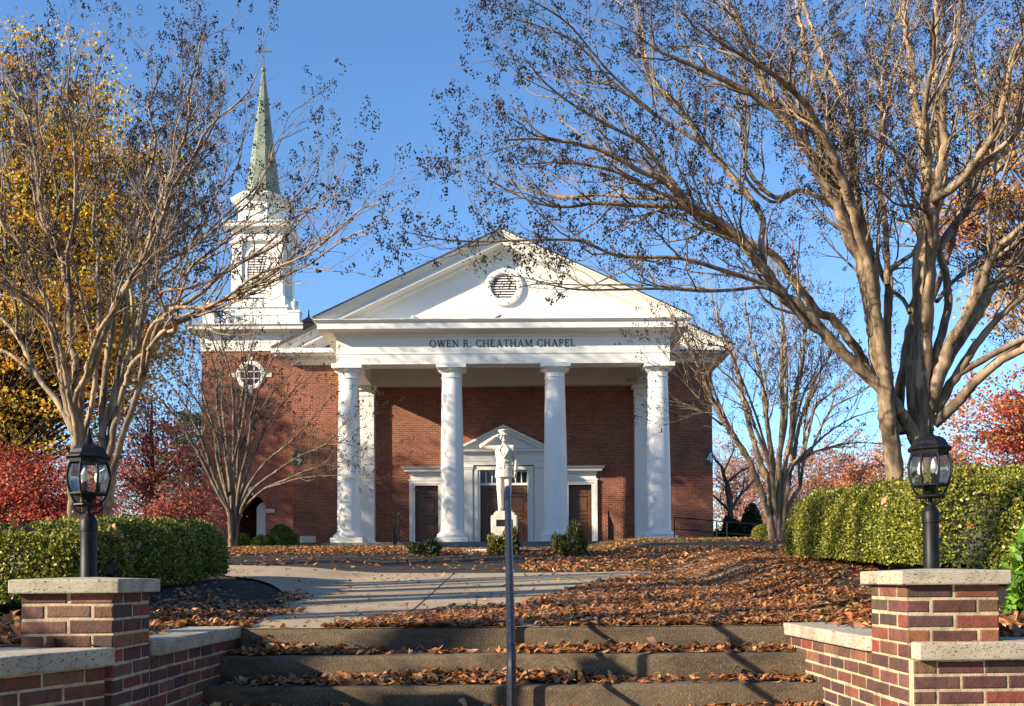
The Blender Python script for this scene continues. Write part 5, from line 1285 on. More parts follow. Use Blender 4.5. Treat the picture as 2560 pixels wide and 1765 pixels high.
# big right tree ------------------------------------------------------
SP = [dict(dens=4.4, ang=.55, up=.12, len=1.45, r=.017, trop=.06), dict(dens=6.0, ang=.62, up=.10, len=.66, r=.0075, trop=.06), dict(dens=7, ang=.65, up=.08, len=.30, r=.0040, trop=.05), dict(dens=7, ang=.6, up=.10, len=.14, r=.0026, trop=.05)]
def at_base(px, Y, py=1400): p = at(px, py, Y); return (p.x, Y, g1(p.x, Y))
YR = 11.8; R = Tree(3, SP); R.ok = lambda p: (lambda u, v: not (960 < u < 1560 and v > 765))(*project(*p)); z = .609; q = .589
g = lambda pts: [((2080+q*x-1150)/z, (300+q*y)/z) for x, y in pts]      # crop of the trunk -> crop of the crown
bl = ((2248-1150)/z, 1440/z); br = ((2312-1150)/z, 1440/z)
trace(R, z, 1150, 0, YR, [
 ([bl]+g([(268, 1540), (245, 1330), (225, 1180)])+[(1655, 1130), (1600, 980), (1540, 840), (1440, 640), (1360, 520), (1250, 420), (1130, 350), (1000, 290), (860, 230), (730, 150)], .16, .014, (0, -1.4), .45),
 (g([(262, 1480), (240, 1180), (195, 1000), (160, 800), (140, 660)])+[(1600, 800), (1590, 620), (1500, 440), (1430, 260), (1390, 60), (1375, -60)], .125, .020, (0, 1.2), .42),
 (g([(262, 1500), (248, 1330), (230, 1100), (205, 960)])+[(1690, 1290), (1670, 1100), (1600, 900), (1500, 690), (1430, 500), (1260, 380), (1190, 190), (1120, 40), (1080, -40)], .11, .018, (0, -.6), .4),
 (g([(395, 1450), (350, 1350), (290, 1240), (190, 1120), (60, 1000)])+[(1500, 1370), (1420, 1280), (1310, 1190), (1210, 1050), (1100, 930), (960, 850), (870, 765), (720, 690), (560, 610), (350, 572), (180, 575)], .105, .010, (0, -2.0), .40),
 (g([(190, 1120), (120, 1000), (0, 840)])+[(1480, 1290), (1390, 1180), (1290, 1050), (1180, 1000), (1060, 920), (900, 850), (760, 845), (560, 835), (420, 850), (280, 820), (110, 735)], .075, .008, (0, -1.0), .45),
 (g([(60, 1000), (0, 930)])+[(1420, 1330), (1330, 1220), (1230, 1160), (1080, 1110), (900, 1060), (650, 1050), (500, 990), (330, 985), (0, 990), (-240, 950)], .042, .006, (-.4, -2.4), .42),
 ([(1330, 1220), (1250, 1180), (1120, 1190), (1000, 1195), (820, 1185), (500, 1190), (340, 1165), (240, 1180)], .028, .005, (-1.2, -3.0), .3),
 ([(1250, 1110), (1235, 990), (1235, 880), (1100, 700), (1010, 600), (900, 440), (780, 300), (750, 120), (700, 0), (640, -60)], .05, .008, (-.8, .6), .2),
 ([(870, 765), (760, 600), (620, 520), (480, 440), (350, 340), (260, 230)], .030, .006, (-1.6, -2.6), .2),
 ([(1010, 600), (800, 470), (620, 330), (480, 180), (330, 110), (190, 70)], .030, .006, (-.3, -1.2), .2),
 ([(1600, 900), (1490, 820), (1390, 780), (1290, 810), (1180, 690), (1170, 540), (1150, 400), (1080, 200), (1000, 60)], .045, .008, (.2, 1.4), .25),
 (g([(262, 1440), (255, 1300), (245, 1150), (230, 950), (235, 700), (240, 640), (355, 560), (390, 520)])+[(1830, 690)], .07, .020, (0, 1.5), .5),
 (g([(235, 700), (225, 420), (190, 230), (225, 0)])+[(1770, 330), (1830, 180), (1930, 0), (1960, -60)], .05, .014, (.4, 1.6), .3),
 ([br]+g([(380, 1330), (360, 1200), (352, 1080), (300, 1150)][:3] + [(385, 850), (372, 600), (400, 400), (420, 320)])+[(1905, 640), (1870, 420), (1850, 250), (1830, 100), (1810, -60)], .20, .020, (0, .4), .5),
 (g([(400, 1330), (385, 1180), (395, 900), (425, 560), (440, 380), (440, 320)])+[(1985, 600), (1985, 380), (2040, 150), (2060, -40)], .13, .018, (0, -.8), .5),
 (g([(300, 1330), (285, 1200), (320, 950), (350, 800), (375, 600), (385, 420), (395, 300)])+[(1945, 560), (1960, 350), (1930, 150), (1960, -40)], .09, .016, (.3, 1.8), .5),
 (g([(420, 340), (520, 280), (620, 160), (700, 30)])+[(2270, 250), (2330, 120)], .075, .016, (-.4, -1.6), .2),
 (g([(400, 1280), (440, 1130), (500, 950), (560, 860), (640, 700), (690, 560), (815, 440), (900, 360)]), .11, .03, (0, -1.2), .45),
 (g([(430, 1130), (440, 1000), (490, 800), (480, 640), (455, 560), (500, 480), (600, 350), (660, 180), (705, 0), (730, -200)]), .075, .02, (0, .9), .45),
 (g([(430, 1180), (500, 1010), (640, 800), (720, 650), (815, 560), (930, 480)]), .085, .03, (0, .7), .5),
 (g([(440, 1240), (530, 1080), (640, 920), (760, 790), (880, 710)]), .085, .035, (0, -.6), .55),
 (g([(430, 1290), (520, 1210), (600, 1120), (720, 1020), (830, 965), (960, 900)]), .095, .04, (0, -.9), .5),
 (g([(670, 530), (665, 380), (690, 240), (700, 90), (720, -60)]), .032, .010, (-.5, -.9), .2),
 (g([(330, 820), (300, 760), (230, 700), (195, 590), (200, 400)])+[(1740, 560), (1720, 350), (1680, 150), (1660, -30)], .035, .008, (.6, 2.2), .25),
 (g([(445, 770), (520, 680), (620, 590), (700, 540), (830, 470)]), .035, .012, (0, 1.8), .3),
], .8, 1)
R.make('crape_myrtle', 'big multi trunk bare tree with tan bark behind the right hedge', 'tree', at_base(2270, YR), 'bare crape myrtle trees', M_MYRTLE, M_TWIG, .72, .0092, 20, .17)

# big left tree -------------------------------------------------------
YL = 15.0; Lt = Tree(8, [dict(dens=3.3, ang=.5, up=.14, len=1.6, r=.016, trop=.07), dict(dens=5.0, ang=.6, up=.12, len=.78, r=.0075, trop=.06), dict(dens=6.0, ang=.65, up=.08, len=.36, r=.0045, trop=.05), dict(dens=6.0, ang=.6, up=.10, len=.17, r=.0032, trop=.05)])
Lt.ok = lambda p: (lambda u, v: not (555 < u < 1100 and 60 < v < 830) or Lt.rs.random() < .86)(*project(*p))
z = .3133; yb = lambda px: (px/z, (1395-500)/z)
up_ = lambda pts: [(x*.5639/z, (y*.5639-500)/z) for x, y in pts]      # points read in the upper crop
trace(Lt, z, 0, 500, YL, [
 ([yb(184), (585, 2640), (575, 2200), (600, 1900), (520, 1590), (480, 1350), (455, 1220), (390, 1000), (310, 900), (240, 830), (130, 760), (0, 690), (-160, 600)], .115, .02, (0, -.8), .45),
 ([yb(186), (600, 2300), (610, 1800), (600, 1500), (600, 1300), (560, 1100), (560, 800), (520, 640), (490, 450), (420, 250), (330, 80)]+up_([(140, 600), (80, 430), (20, 330)]), .105, .016, (0, .8), .45),
 ([(560, 800), (545, 600), (540, 420), (590, 200), (600, 30)]+up_([(330, 640), (300, 450), (310, 250), (290, 130)]), .05, .008, (.4, -.6), .2),
 ([(500, 480), (430, 300), (300, 120)]+up_([(120, 580), (50, 480), (-60, 300)]), .04, .008, (.4, 1.5), .2),
 ([(600, 1900), (480, 1640), (310, 1420), (180, 1160), (100, 1040), (0, 940), (-200, 800)], .075, .02, (0, 1.2), .4),
 ([(180, 1160), (135, 1050), (140, 900), (90, 700), (0, 580), (-90, 400)], .04, .01, (.6, -.6), .2),
 ([yb(206), (690, 2550), (650, 2100), (640, 1800), (640, 1590), (660, 1480), (740, 1330), (800, 1150), (870, 950), (920, 830), (1040, 640), (1140, 440), (1180, 330), (1290, 120)]+up_([(760, 760), (830, 560), (840, 400), (880, 240), (900, 150)]), .105, .012, (0, -1.0), .42),
 ([(670, 1900), (740, 1590), (770, 1300), (790, 1050), (790, 800), (780, 500), (790, 400), (740, 250)]+up_([(440, 760), (430, 560), (420, 420), (440, 260), (480, 170)]), .06, .008, (0, 1.6), .4),
 ([yb(255), (850, 2500), (860, 2200), (820, 1900), (820, 1590), (860, 1250), (900, 1000), (920, 700), (925, 550), (1000, 400), (1040, 230), (1110, 60)]+up_([(640, 830), (690, 640), (660, 480), (700, 330), (620, 210)]), .095, .012, (0, .5), .42),
 ([(800, 1900), (900, 1590), (960, 1250), (1000, 1000), (1000, 780), (1070, 600), (1170, 380), (1290, 150)]+up_([(780, 800), (900, 640), (980, 480), (1000, 350)]), .07, .010, (0, 1.3), .4),
 ([(850, 2150), (960, 1590), (1060, 1300), (1110, 1070), (1150, 800), (1150, 500), (1240, 300)]+up_([(770, 830), (860, 690), (930, 560), (1080, 430), (1140, 320)]), .075, .010, (0, -1.5), .4),
 ([(1000, 1480), (1060, 1310), (1200, 1180), (1240, 1050), (1310, 930), (1440, 850), (1600, 745)]+up_([(1000, 1200), (1100, 1150), (1230, 1080), (1330, 980), (1420, 890), (1510, 850)]), .06, .008, (-.6, -2.0), .3),
 ([(1180, 1200), (1280, 1070), (1400, 990), (1600, 900)]+up_([(1000, 1330), (1130, 1250), (1240, 1190), (1370, 1090), (1480, 1040), (1580, 950)]), .045, .007, (-1, -2.6), .25),
 ([(870, 2450), (930, 2050), (1080, 1590), (1150, 1400), (1200, 1200), (1290, 1060), (1400, 1030)]+up_([(760, 1370), (900, 1360), (1050, 1310), (1230, 1200), (1330, 1110), (1470, 1040)]), .075, .007, (0, -3.0), .4),
 ([(1040, 640), (1200, 560), (1380, 460), (1600, 330)]+up_([(1000, 980), (1100, 900), (1180, 760), (1220, 640), (1290, 600), (1370, 560)]), .035, .006, (-.6, .6), .15),
 ([(1160, 780), (1300, 600), (1430, 500)]+up_([(900, 1000), (960, 860), (1050, 740), (1080, 600), (1090, 480)]), .035, .006, (.3, 1.6), .15),
 ([(1310, 930), (1420, 800)]+up_([(850, 1180), (960, 1100), (1080, 1010), (1190, 960), (1330, 850), (1420, 690), (1430, 640)]), .03, .005, (-1.4, -2.2), .2),
], .74, 1)
Lt.make('crape_myrtle', 'big multi stemmed bare tree with pale trunks behind the left hedge and lantern', 'tree', at_base(225, YL), 'bare crape myrtle trees', M_MYRTLE, M_TWIG, .62, .0115, 20, .20)

# slender left tree near the tower -------------------------------------
YS = 24.0; S3 = Tree(14, [dict(dens=4.0, ang=.5, up=.12, len=1.4, r=.012, trop=.04), dict(dens=4.6, ang=.6, up=.08, len=.78, r=.008, trop=.04), dict(dens=6.0, ang=.65, up=.06, len=.42, r=.0055, trop=.03)])
z = .4135; X = lambda pts: pts
trace(S3, z, 460, 760, YS, [
 ([(285, 1480), (285, 1380), (270, 1250), (215, 1130), (150, 950), (100, 800), (20, 640), (-60, 520), (-160, 400)], .15, .008, (0, -.8), .35),
 ([(300, 1480), (290, 1330), (265, 1180), (210, 980), (180, 760), (120, 560), (60, 350), (30, 200)], .12, .010, (0, .8), .35),
 ([(305, 1470), (295, 1280), (275, 1080), (245, 880), (200, 600), (190, 400), (110, 200), (60, 60)], .12, .010, (0, 1.2), .35),
 ([(300, 1450), (300, 1200), (300, 950), (300, 700), (285, 450), (230, 250), (220, 80), (200, -40)], .12, .010, (0, -.5), .35),
 ([(305, 1450), (310, 1180), (330, 900), (340, 650), (380, 400), (420, 200), (440, 60)], .11, .010, (0, .6), .35),
 ([(310, 1430), (325, 1150), (390, 850), (410, 650), (480, 450), (560, 280), (620, 140)], .10, .008, (0, -1.0), .35),
 ([(315, 1400), (345, 1150), (430, 900), (500, 740), (600, 600), (700, 470), (800, 330)], .09, .008, (0, .8), .35),
 ([(320, 1360), (360, 1160), (480, 970), (600, 870), (700, 780), (820, 640), (900, 540)], .085, .007, (0, -.6), .35),
 ([(330, 1300), (360, 1210), (430, 1110), (560, 1010), (700, 920), (850, 850), (960, 730), (1070, 660)], .085, .006, (0, -1.6), .35),
 ([(345, 1260), (400, 1190), (500, 1110), (620, 1060), (760, 1000), (930, 960), (1060, 930), (1120, 950)], .065, .005, (0, -2.2), .35),
 ([(850, 850), (940, 840), (1040, 760), (1130, 740)], .03, .005, (-1.4, -1.8), .2),
], .55, 1)
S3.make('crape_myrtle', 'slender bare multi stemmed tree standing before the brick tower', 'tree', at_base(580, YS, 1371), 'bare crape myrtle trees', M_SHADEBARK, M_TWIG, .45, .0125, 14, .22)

# right tree by the chapel corner --------------------------------------
Y4 = 22.0; S4 = Tree(17, [dict(dens=4.2, ang=.45, up=.16, len=1.45, r=.015, trop=.06), dict(dens=4.6, ang=.55, up=.12, len=.85, r=.008, trop=.06), dict(dens=6.0, ang=.6, up=.10, len=.42, r=.0055, trop=.05)])
z = .376
trace(S4, z, 1680, 800, Y4, [
 ([(672, 1480), (650, 1350), (610, 1200), (560, 1050), (480, 880), (400, 760), (330, 640), (270, 530), (180, 320), (110, 180), (50, 60), (-30, -80)], .14, .012, (0, -1.0), .38),
 ([(270, 560), (180, 520), (90, 420), (0, 350), (-120, 300), (-220, 260)], .035, .006, (-.8, -1.6), .15),
 ([(330, 700), (270, 650), (210, 620), (100, 650), (-20, 690), (-90, 700)], .032, .006, (-.6, -1.8), .15),
 ([(685, 1480), (665, 1250), (640, 1080), (590, 960), (540, 800), (480, 560), (440, 350), (380, 200), (330, 60), (280, -120), (230, -300)], .15, .012, (0, .8), .4),
 ([(690, 1480), (680, 1200), (660, 1020), (610, 850), (540, 680), (500, 560), (420, 420), (330, 340), (260, 260)], .10, .010, (0, -1.6), .4),
 ([(700, 1480), (690, 1200), (670, 950), (640, 750), (610, 520), (580, 300), (520, 100), (490, -100), (450, -330)], .13, .012, (0, 1.2), .4),
 ([(705, 1470), (700, 1150), (715, 900), (735, 700), (735, 450), (730, 250), (735, 50), (720, -200), (690, -420)], .14, .012, (0, -.6), .4),
 ([(715, 1470), (720, 1150), (750, 950), (790, 780), (800, 560), (850, 350), (880, 150), (900, -60), (900, -300)], .13, .010, (0, .5), .4),
 ([(720, 1450), (735, 1120), (770, 1000), (810, 930), (830, 760), (880, 600), (960, 380), (1040, 250), (1110, 80), (1150, -150)], .11, .010, (0, 1.5), .4),
 ([(730, 1430), (760, 1200), (800, 970), (870, 890), (920, 700), (960, 560), (1060, 480), (1180, 380), (1290, 300)], .09, .008, (0, -1.2), .4),
 ([(735, 1400), (800, 1190), (850, 1110), (885, 900), (960, 820), (1050, 740), (1180, 660), (1290, 620), (1380, 600)], .085, .007, (0, 1.0), .4),
 ([(885, 900), (880, 750), (905, 560), (980, 400), (1000, 200), (1020, 0)], .05, .008, (.4, .9), .2),
 ([(640, 900), (560, 640), (480, 430), (400, 240), (340, 180), (200, 150), (100, 60), (0, -40)], .05, .007, (.2, -1.8), .25),
], .66, 1)
S4.make('crape_myrtle', 'bare vase shaped tree beside the right corner of the chapel', 'tree', at_base(1940, Y4, 1354), 'bare crape myrtle trees', M_MYRTLE, M_TWIG, .45, .0125, 14, .22)

# ------------------------------------------------------------------ leafy autumn trees
def leaf_tree(name, label, cat, base, crown, clumps, per, leaf, cols, seed, group=None, trunk_r=.3, m_bark=None, flat_=.45, cl_r=.7, bare=0):
    """crown: list of (centre, radii, weight); leaves grouped in flattened clumps carried on branches"""
    rs = np.random.default_rng(seed); rnd = random.Random(seed); base = np.array(base, float)
    w_ = np.array([c[2] for c in crown], float); w_ /= w_.sum(); idx = rs.choice(len(crown), clumps, p=w_)
    d = norm(rs.normal(size=(clumps, 3))); r = rs.random(clumps)**.45
    C = np.array([crown[i][0] for i in idx]) + d*r[:, None]*np.array([crown[i][1] for i in idx])
    top = C[:, 2].max(); axis_top = base + np.array([(C[:, 0].mean()-base[0])*.8, (C[:, 1].mean()-base[1])*.8, (top-base[2])*.88])
    src_t = [(np.array([base-(0, 0, .3), base*.7+axis_top*.3+rs.normal(size=3)*.1, base*.35+axis_top*.65, axis_top]), np.array([trunk_r*1.25, trunk_r*.85, trunk_r*.45, .02]))]
    src = []
    for c in C:
        f = np.clip((c[2]-base[2])/(axis_top[2]-base[2])*.72-.04+rs.normal()*.05, .12, .93); s0 = base+(axis_top-base)*f
        mid = s0*.5+c*.5+rs.normal(size=3)*.18+np.array([0, 0, -.05]); L = np.linalg.norm(c-s0)
        src.append((np.array([s0, s0*.65+mid*.35+rs.normal(size=3)*.05, mid, c]), np.array([.016+.010*L, .012+.006*L, .010+.003*L, .006])))
    t = thing(name, label, cat, tuple(base), group)
    V, Q = tubes(src_t, 10); put('trunk', raw_mesh('trunk', V, Q, smooth=True), m_bark or M_DARKBARK, t)
    V, Q = tubes(src, 5); put('branches', raw_mesh('branches', V, Q, smooth=True), m_bark or M_DARKBARK, t)
    n = clumps*per; k = np.repeat(np.arange(clumps), per)
    cr = cl_r*rs.uniform(.6, 1.3, clumps); o = rs.normal(size=(n, 3))*np.array([1, 1, flat_])*.55*cr[k][:, None]
    P = C[k]+o; P[:, 2] -= .12*(o[:, 0]**2+o[:, 1]**2)
    cc = palette(rs, clumps, cols, .22); T = np.clip(cc[k]*(1+.28*rs.normal(size=(n, 1))), .004, .9)
    ln = leaf*rs.uniform(.6, 1.3, n); V, Q = leaf_quads(P, ln, ln*.6, None, norm(rs.normal(size=(n, 3))+np.array([0, 0, .7])), rs, .2)
    put('foliage', raw_mesh('foliage', V, Q, tint=np.repeat(T, 4, 0)), M_LEAF, t)
    return t
def W(px, py, Y): return np.array(at(px, py, Y))
GOLD = [(.74, .42, .045), (.62, .31, .035), (.80, .54, .07), (.52, .31, .035), (.42, .33, .05), (.66, .29, .045), (.34, .27, .045)]
Yy = 27
leaf_tree('golden_tree', 'tall golden orange tree at the left edge, behind the bare stems', 'tree', (-15.2, Yy, 1.1),
  [(W(90, 380, Yy), (3.2, 2.8, 3.6), 1.1), (W(130, 720, Yy), (4.0, 3.2, 3.2), 1.4), (W(20, 1000, Yy), (3.2, 3.0, 2.6), 1.0), (W(270, 520, Yy), (2.6, 2.2, 2.8), .8), (W(290, 850, Yy), (2.4, 2.0, 2.2), .7)], 760, 66, .13, GOLD, 31, trunk_r=.32, cl_r=.95, flat_=.28)
REDS = [(.48, .085, .055), (.58, .13, .07), (.34, .055, .045), (.52, .18, .11), (.42, .12, .09)]
Yr = 25
leaf_tree('red_maple', 'low bright red maple at the left edge above the hedge', 'tree', (-12.6, Yr, 1.1),
  [(W(60, 1230, Yr), (2.1, 1.6, 1.2), 1.3), (W(150, 1290, Yr), (1.2, 1.3, .8), .5), (W(-60, 1200, Yr), (1.5, 1.5, 1.3), .8)], 150, 110, .095, REDS, 32, 'red maples', trunk_r=.14, cl_r=.6)
Yr = 33
leaf_tree('red_maple', 'dark red maple between the left bare tree and the brick tower', 'tree', W(375, 1200, Yr)*np.array([1, 1, 0])+np.array([0, 0, 1.35]),
  [(W(350, 1130, Yr), (2.4, 2.0, 1.6), 1.3), (W(420, 1260, Yr), (1.9, 1.8, 1.2), .9), (W(310, 1010, Yr), (1.6, 1.5, 1.2), .4)], 150, 70, .12, [(.46, .12, .10), (.55, .16, .12), (.36, .09, .08), (.60, .27, .20)], 33, 'red maples', trunk_r=.2, cl_r=.7)
PINE = [(.06, .10, .03), (.10, .14, .045), (.035, .065, .022), (.14, .17, .06)]
leaf_tree('evergreen_tree', 'green pine showing between the red maple and the tower', 'tree', W(482, 1250, 52)*np.array([1, 1, 0])+np.array([0, 0, 1.3]),
  [(W(478, 1130, 52), (1.6, 1.6, 2.6), 1), (W(486, 1270, 52), (1.9, 1.9, 1.4), .8)], 90, 90, .22, PINE, 34, trunk_r=.25, flat_=.3)
ORG = [(.76, .36, .05), (.82, .48, .08), (.66, .26, .05), (.74, .44, .11), (.70, .28, .08)]
Yo = 28
leaf_tree('orange_tree', 'tall orange and yellow tree at the right edge, behind the big bare tree', 'tree', (18.5, Yo, 1.5),
  [(W(2570, 330, Yo), (2.6, 2.4, 3.2), 1), (W(2480, 520, Yo), (2.3, 2.2, 1.3), .7), (W(2590, 720, Yo), (1.8, 2, 1.6), .6), (W(2420, 560, Yo), (1.6, 1.6, .8), .3)], 170, 48, .15, ORG, 41, trunk_r=.4, cl_r=.75, flat_=.35)
Yq = 31
leaf_tree('red_maple', 'spreading red and orange maple at the right edge above the hedge', 'tree', (19.0, Yq, 1.5),
  [(W(2540, 1010, Yq), (2.4, 2.0, 1.2), 1.2), (W(2480, 1090, Yq), (1.6, 1.6, .7), .5), (W(2590, 1130, Yq), (2, 1.8, .9), .8)], 130, 60, .13, [(.60, .13, .08), (.66, .22, .07), (.50, .11, .09), (.52, .27, .08)], 42, 'red maples', trunk_r=.25, cl_r=.65, flat_=.35)
# far line of trees beyond the rise
FAR = [(1835, 1190, 7, 88, 1), (1955, 1205, 8, 84, 0), (2050, 1205, 8, 92, 1), (2135, 1190, 7, 80, 2), (2190, 1225, 6, 86, 0), (2380, 1190, 5, 78, 3), (2300, 1230, 6, 95, 1), (2520, 1205, 7, 90, 1),
       (40, 1190, 9, 88, 1), (230, 1200, 8, 84, 0), (400, 1200, 8, 95, 4)]
FC = [[(.46, .22, .15), (.54, .27, .19), (.40, .19, .15)], [(.45, .29, .22), (.54, .36, .27)], [(.58, .28, .15), (.50, .24, .14)], [(.60, .30, .13), (.48, .24, .14)], [(.12, .17, .07), (.17, .20, .09)]]
FN = ['russet', 'pale brown', 'orange', 'bright orange', 'green']
SEEN = ['just right of the chapel corner tree', 'left of the big right trunk', 'left of the big right trunk, farther back', 'touching the big right trunk', 'hidden partly by the big right trunk', 'right of the right lantern', 'just behind the right lantern', 'at the far right over the hedge', 'low behind the red maple at the left edge', 'low behind the left lantern', 'low behind the dark red maple']
for i, (px, py, rr, Yf, kc) in enumerate(FAR):
    c = W(px, py, Yf); h = max(3.5, (c[2]-1.0)*.8); rx = rr*.5
    leaf_tree('distant_tree', 'distant %s tree, %s' % (FN[kc], SEEN[i]), 'tree', (c[0], Yf, g1(c[0], Yf)), [(c, (rx, rx, h*.62), 1), (c-np.array([0, 0, h*.5]), (rx*1.2, rx, h*.5), .8)], 120, 80, .24, FC[kc], 60+i, 'distant autumn trees beyond the rise', trunk_r=.3, cl_r=1.0, flat_=.7)
B5 = Tree(23, [dict(dens=1.2, ang=.6, up=.14, len=2.2, r=.05, trop=.05), dict(dens=2.2, ang=.65, up=.1, len=1.2, r=.025, trop=.05), dict(dens=5.0, ang=.65, up=.1, len=.8, r=.016, trop=.03)])
z = .2131; Y5 = 58
trace(B5, z, 1760, 1060, Y5, [
 ([(310, 1330), (310, 1000), (300, 780), (230, 600), (210, 500), (140, 430), (60, 250)], .28, .04, (0, 1), .3), ([(305, 1000), (260, 720), (330, 640), (420, 560), (530, 500), (600, 380)], .16, .03, (0, -1), .3),
 ([(320, 1000), (420, 840), (500, 760), (600, 640), (660, 560)], .14, .03, (0, 1), .3), ([(300, 1020), (220, 940), (130, 860), (20, 760)], .14, .03, (0, -1), .3), ([(235, 560), (300, 420), (340, 330), (360, 180)], .08, .02, (0, 1), .2)])
B5.make('bare_tree', 'bare pale twigged tree far behind the right corner of the chapel', 'tree', at_base(1826, Y5, 1340), None, M_DARKBARK, mat('straw_coloured_twigs', flat((.30, .22, .13), .9, sc=3, var=.3, bmp=0)), 0)

# trees that stand left of the picture and throw their shade across it
def simple_myrtle(x, y, h, seed, label, spread=.33):
    T = Tree(seed, [dict(dens=.9, ang=.5, up=.14, len=1.2, r=.02, trop=.06), dict(dens=1.5, ang=.6, up=.1, len=.7, r=.011, trop=.05)])
    r_ = random.Random(seed); z0 = g1(x, y)
    for k in range(5):
        a = k*1.257+r_.random()*.5; e = spread*r_.uniform(.5, 1.25)*h; pts = []
        for f in (0, .12, .35, .65, 1): pts.append((x+math.cos(a)*(.12+e*f**1.3)*(f > 0 or .6), y+math.sin(a)*(.12+e*f**1.3), z0-.1+h*f*r_.uniform(.92, 1.05)))
        T.limb(pts, .19, .03, .35)
    return T.make('crape_myrtle', label, 'tree', (x, y, z0), 'bare crape myrtle trees', M_MYRTLE, M_TWIG, .3, .014, 10, .2)
simple_myrtle(-9.6, 6.2, 8.5, 51, 'bare tree standing out of frame left of the front hedge')
simple_myrtle(-11.6, 4.4, 9.0, 57, 'bare tree out of frame behind the left wing wall')
simple_myrtle(-16.5, 11.5, 7.5, 53, 'bare tree well outside the left edge of the lawn')
simple_myrtle(-10.4, 2.7, 9.0, 58, 'bare tree out of frame close behind the far end of the left wing wall')
gg = 'leafy trees outside the left edge'
for i, (x, y, zc, r_, rz_, cl, lab) in enumerate([(-29.5, 31, 9.5, 3.2, 3.6, 65, 'golden tree farther outside the left edge'), (-23.5, 31.6, 10, 2.8, 3.6, 50, 'golden tree just outside the left edge, beyond the gold one in view'),
        (-28, 35, 11, 3.2, 3.6, 90, 'golden tree outside the left edge, level with the tower'), (-25.5, 36.6, 13, 2.6, 2.8, 60, 'golden tree outside the left edge, past the tower corner'), (-33, 26, 15, 3.4, 3.4, 80, 'tall golden tree farthest outside the left edge'), (-20.6, 29.2, 11.0, 2.6, 3.6, 70, 'slim golden tree hidden just past the left edge')]):
    leaf_tree('golden_tree', lab, 'tree', (x, y, 1.0), [((x, y, zc), (r_, r_, rz_), 1)], cl, 60, .2, GOLD, 70+i, gg, trunk_r=.35, cl_r=.9, flat_=.35)

# unseen evergreens added behind the camera to block part of the sky fill
for i, (x, y, h, r_) in enumerate([(-8, -26, 15, 6), (4, -24, 14, 6), (15, -22, 15, 6), (25, -14, 14, 6), (30, -2, 14, 6), (-17, -30, 15, 5.5), (-27, 2, 8, 4)]):
    leaf_tree('evergreen_tree', ['broad dark evergreen across the street behind the steps', 'dark evergreen straight behind the steps', 'tall dark evergreen behind and right of the steps', 'dark evergreen far right of the steps', 'dark evergreen right of the pavement', 'dark evergreen across the street to the left', 'low dark evergreen left of the pavement'][i],
      'tree', (x, y, -1.2), [((x, y, h*.5), (r_, r_, h*.48), 1)], 260, 30, .75, [(.03, .045, .015), (.045, .06, .02), (.06, .07, .03)], 90+i, 'trees across the street', trunk_r=.4, cl_r=1.6, flat_=.6)

# ------------------------------------------------------------------ fallen leaves and grass
DRY = [(.36, .15, .05), (.45, .21, .075), (.27, .105, .036), (.50, .29, .12), (.18, .075, .032), (.40, .14, .045), (.33, .19, .10)]
def curled(C, ln, wd, yaw, pitch, roll, curl, T):
    n = len(C); u = np.array([-.5, -.28, .02, .30, .5]); wv = np.array([0, .8, 1, .62, 0])
    pts = []
    for k in range(5):
        zc = curl*((u[k]*2)**2)*.5
        for s in ((0,) if wv[k] == 0 else (-1, 1)):
            pts.append(np.stack([u[k]*ln, s*wv[k]*wd*.5, zc*ln + .35*wd*wv[k]*(abs(s))*np.abs(curl)*1.2], -1))
    Pl = np.stack(pts, 1)                       # n,8,3
    cy, sy, cp, sp_, cr, sr = np.cos(yaw), np.sin(yaw), np.cos(pitch), np.sin(pitch), np.cos(roll), np.sin(roll)
    x, y, z_ = Pl[..., 0], Pl[..., 1], Pl[..., 2]
    y, z_ = y*cr[:, None]-z_*sr[:, None], y*sr[:, None]+z_*cr[:, None]
    x, z_ = x*cp[:, None]-z_*sp_[:, None], x*sp_[:, None]+z_*cp[:, None]
    x, y = x*cy[:, None]-y*sy[:, None], x*sy[:, None]+y*cy[:, None]
    P = np.stack([x, y, z_], -1); P[..., 2] -= P[..., 2].min(1)[:, None]; P += C[:, None, :]
    b = (np.arange(n)*8)[:, None]
    tri = np.concatenate([b+np.array([0, 1, 2]), b+np.array([7, 6, 5])]); quad = np.concatenate([b+np.array([1, 3, 4, 2]), b+np.array([3, 5, 6, 4])])
    return P.reshape(-1, 3), quad, tri, np.repeat(T, 8, 0)
def litter(name, C, rs, lmin, lmax, tilt, m_=M_LITTER, cols=DRY):
    n = len(C); ln = (lmin+(lmax-lmin)*rs.beta(1.6, 1.8, n))*np.where(rs.random(n) < .07, 1.45, 1); wd = ln*rs.uniform(.20, .48, n)
    V, Q, Tr, T = curled(C, ln, wd, rs.uniform(0, 6.28, n), rs.normal(0, tilt, n), rs.normal(0, tilt*1.3, n), rs.normal(.12, .36, n), palette(rs, n, cols, .42))
    me = raw_mesh(name, V, Q, Tr, tint=T); o = put(name, me, m_); tag(o, kind='stuff'); return o
K = 2560/2315
def poly(p): return np.array(p, float)*K
def inside(px, py, P):
    r = np.zeros(px.shape, bool); j = len(P)-1
    for i in range(len(P)):
        c = ((P[i, 1] > py) != (P[j, 1] > py)) & (px < (P[j, 0]-P[i, 0])*(py-P[i, 1])/(P[j, 1]-P[i, 1]+1e-9)+P[i, 0]); r ^= c; j = i
    return r
rs = np.random.default_rng(77)
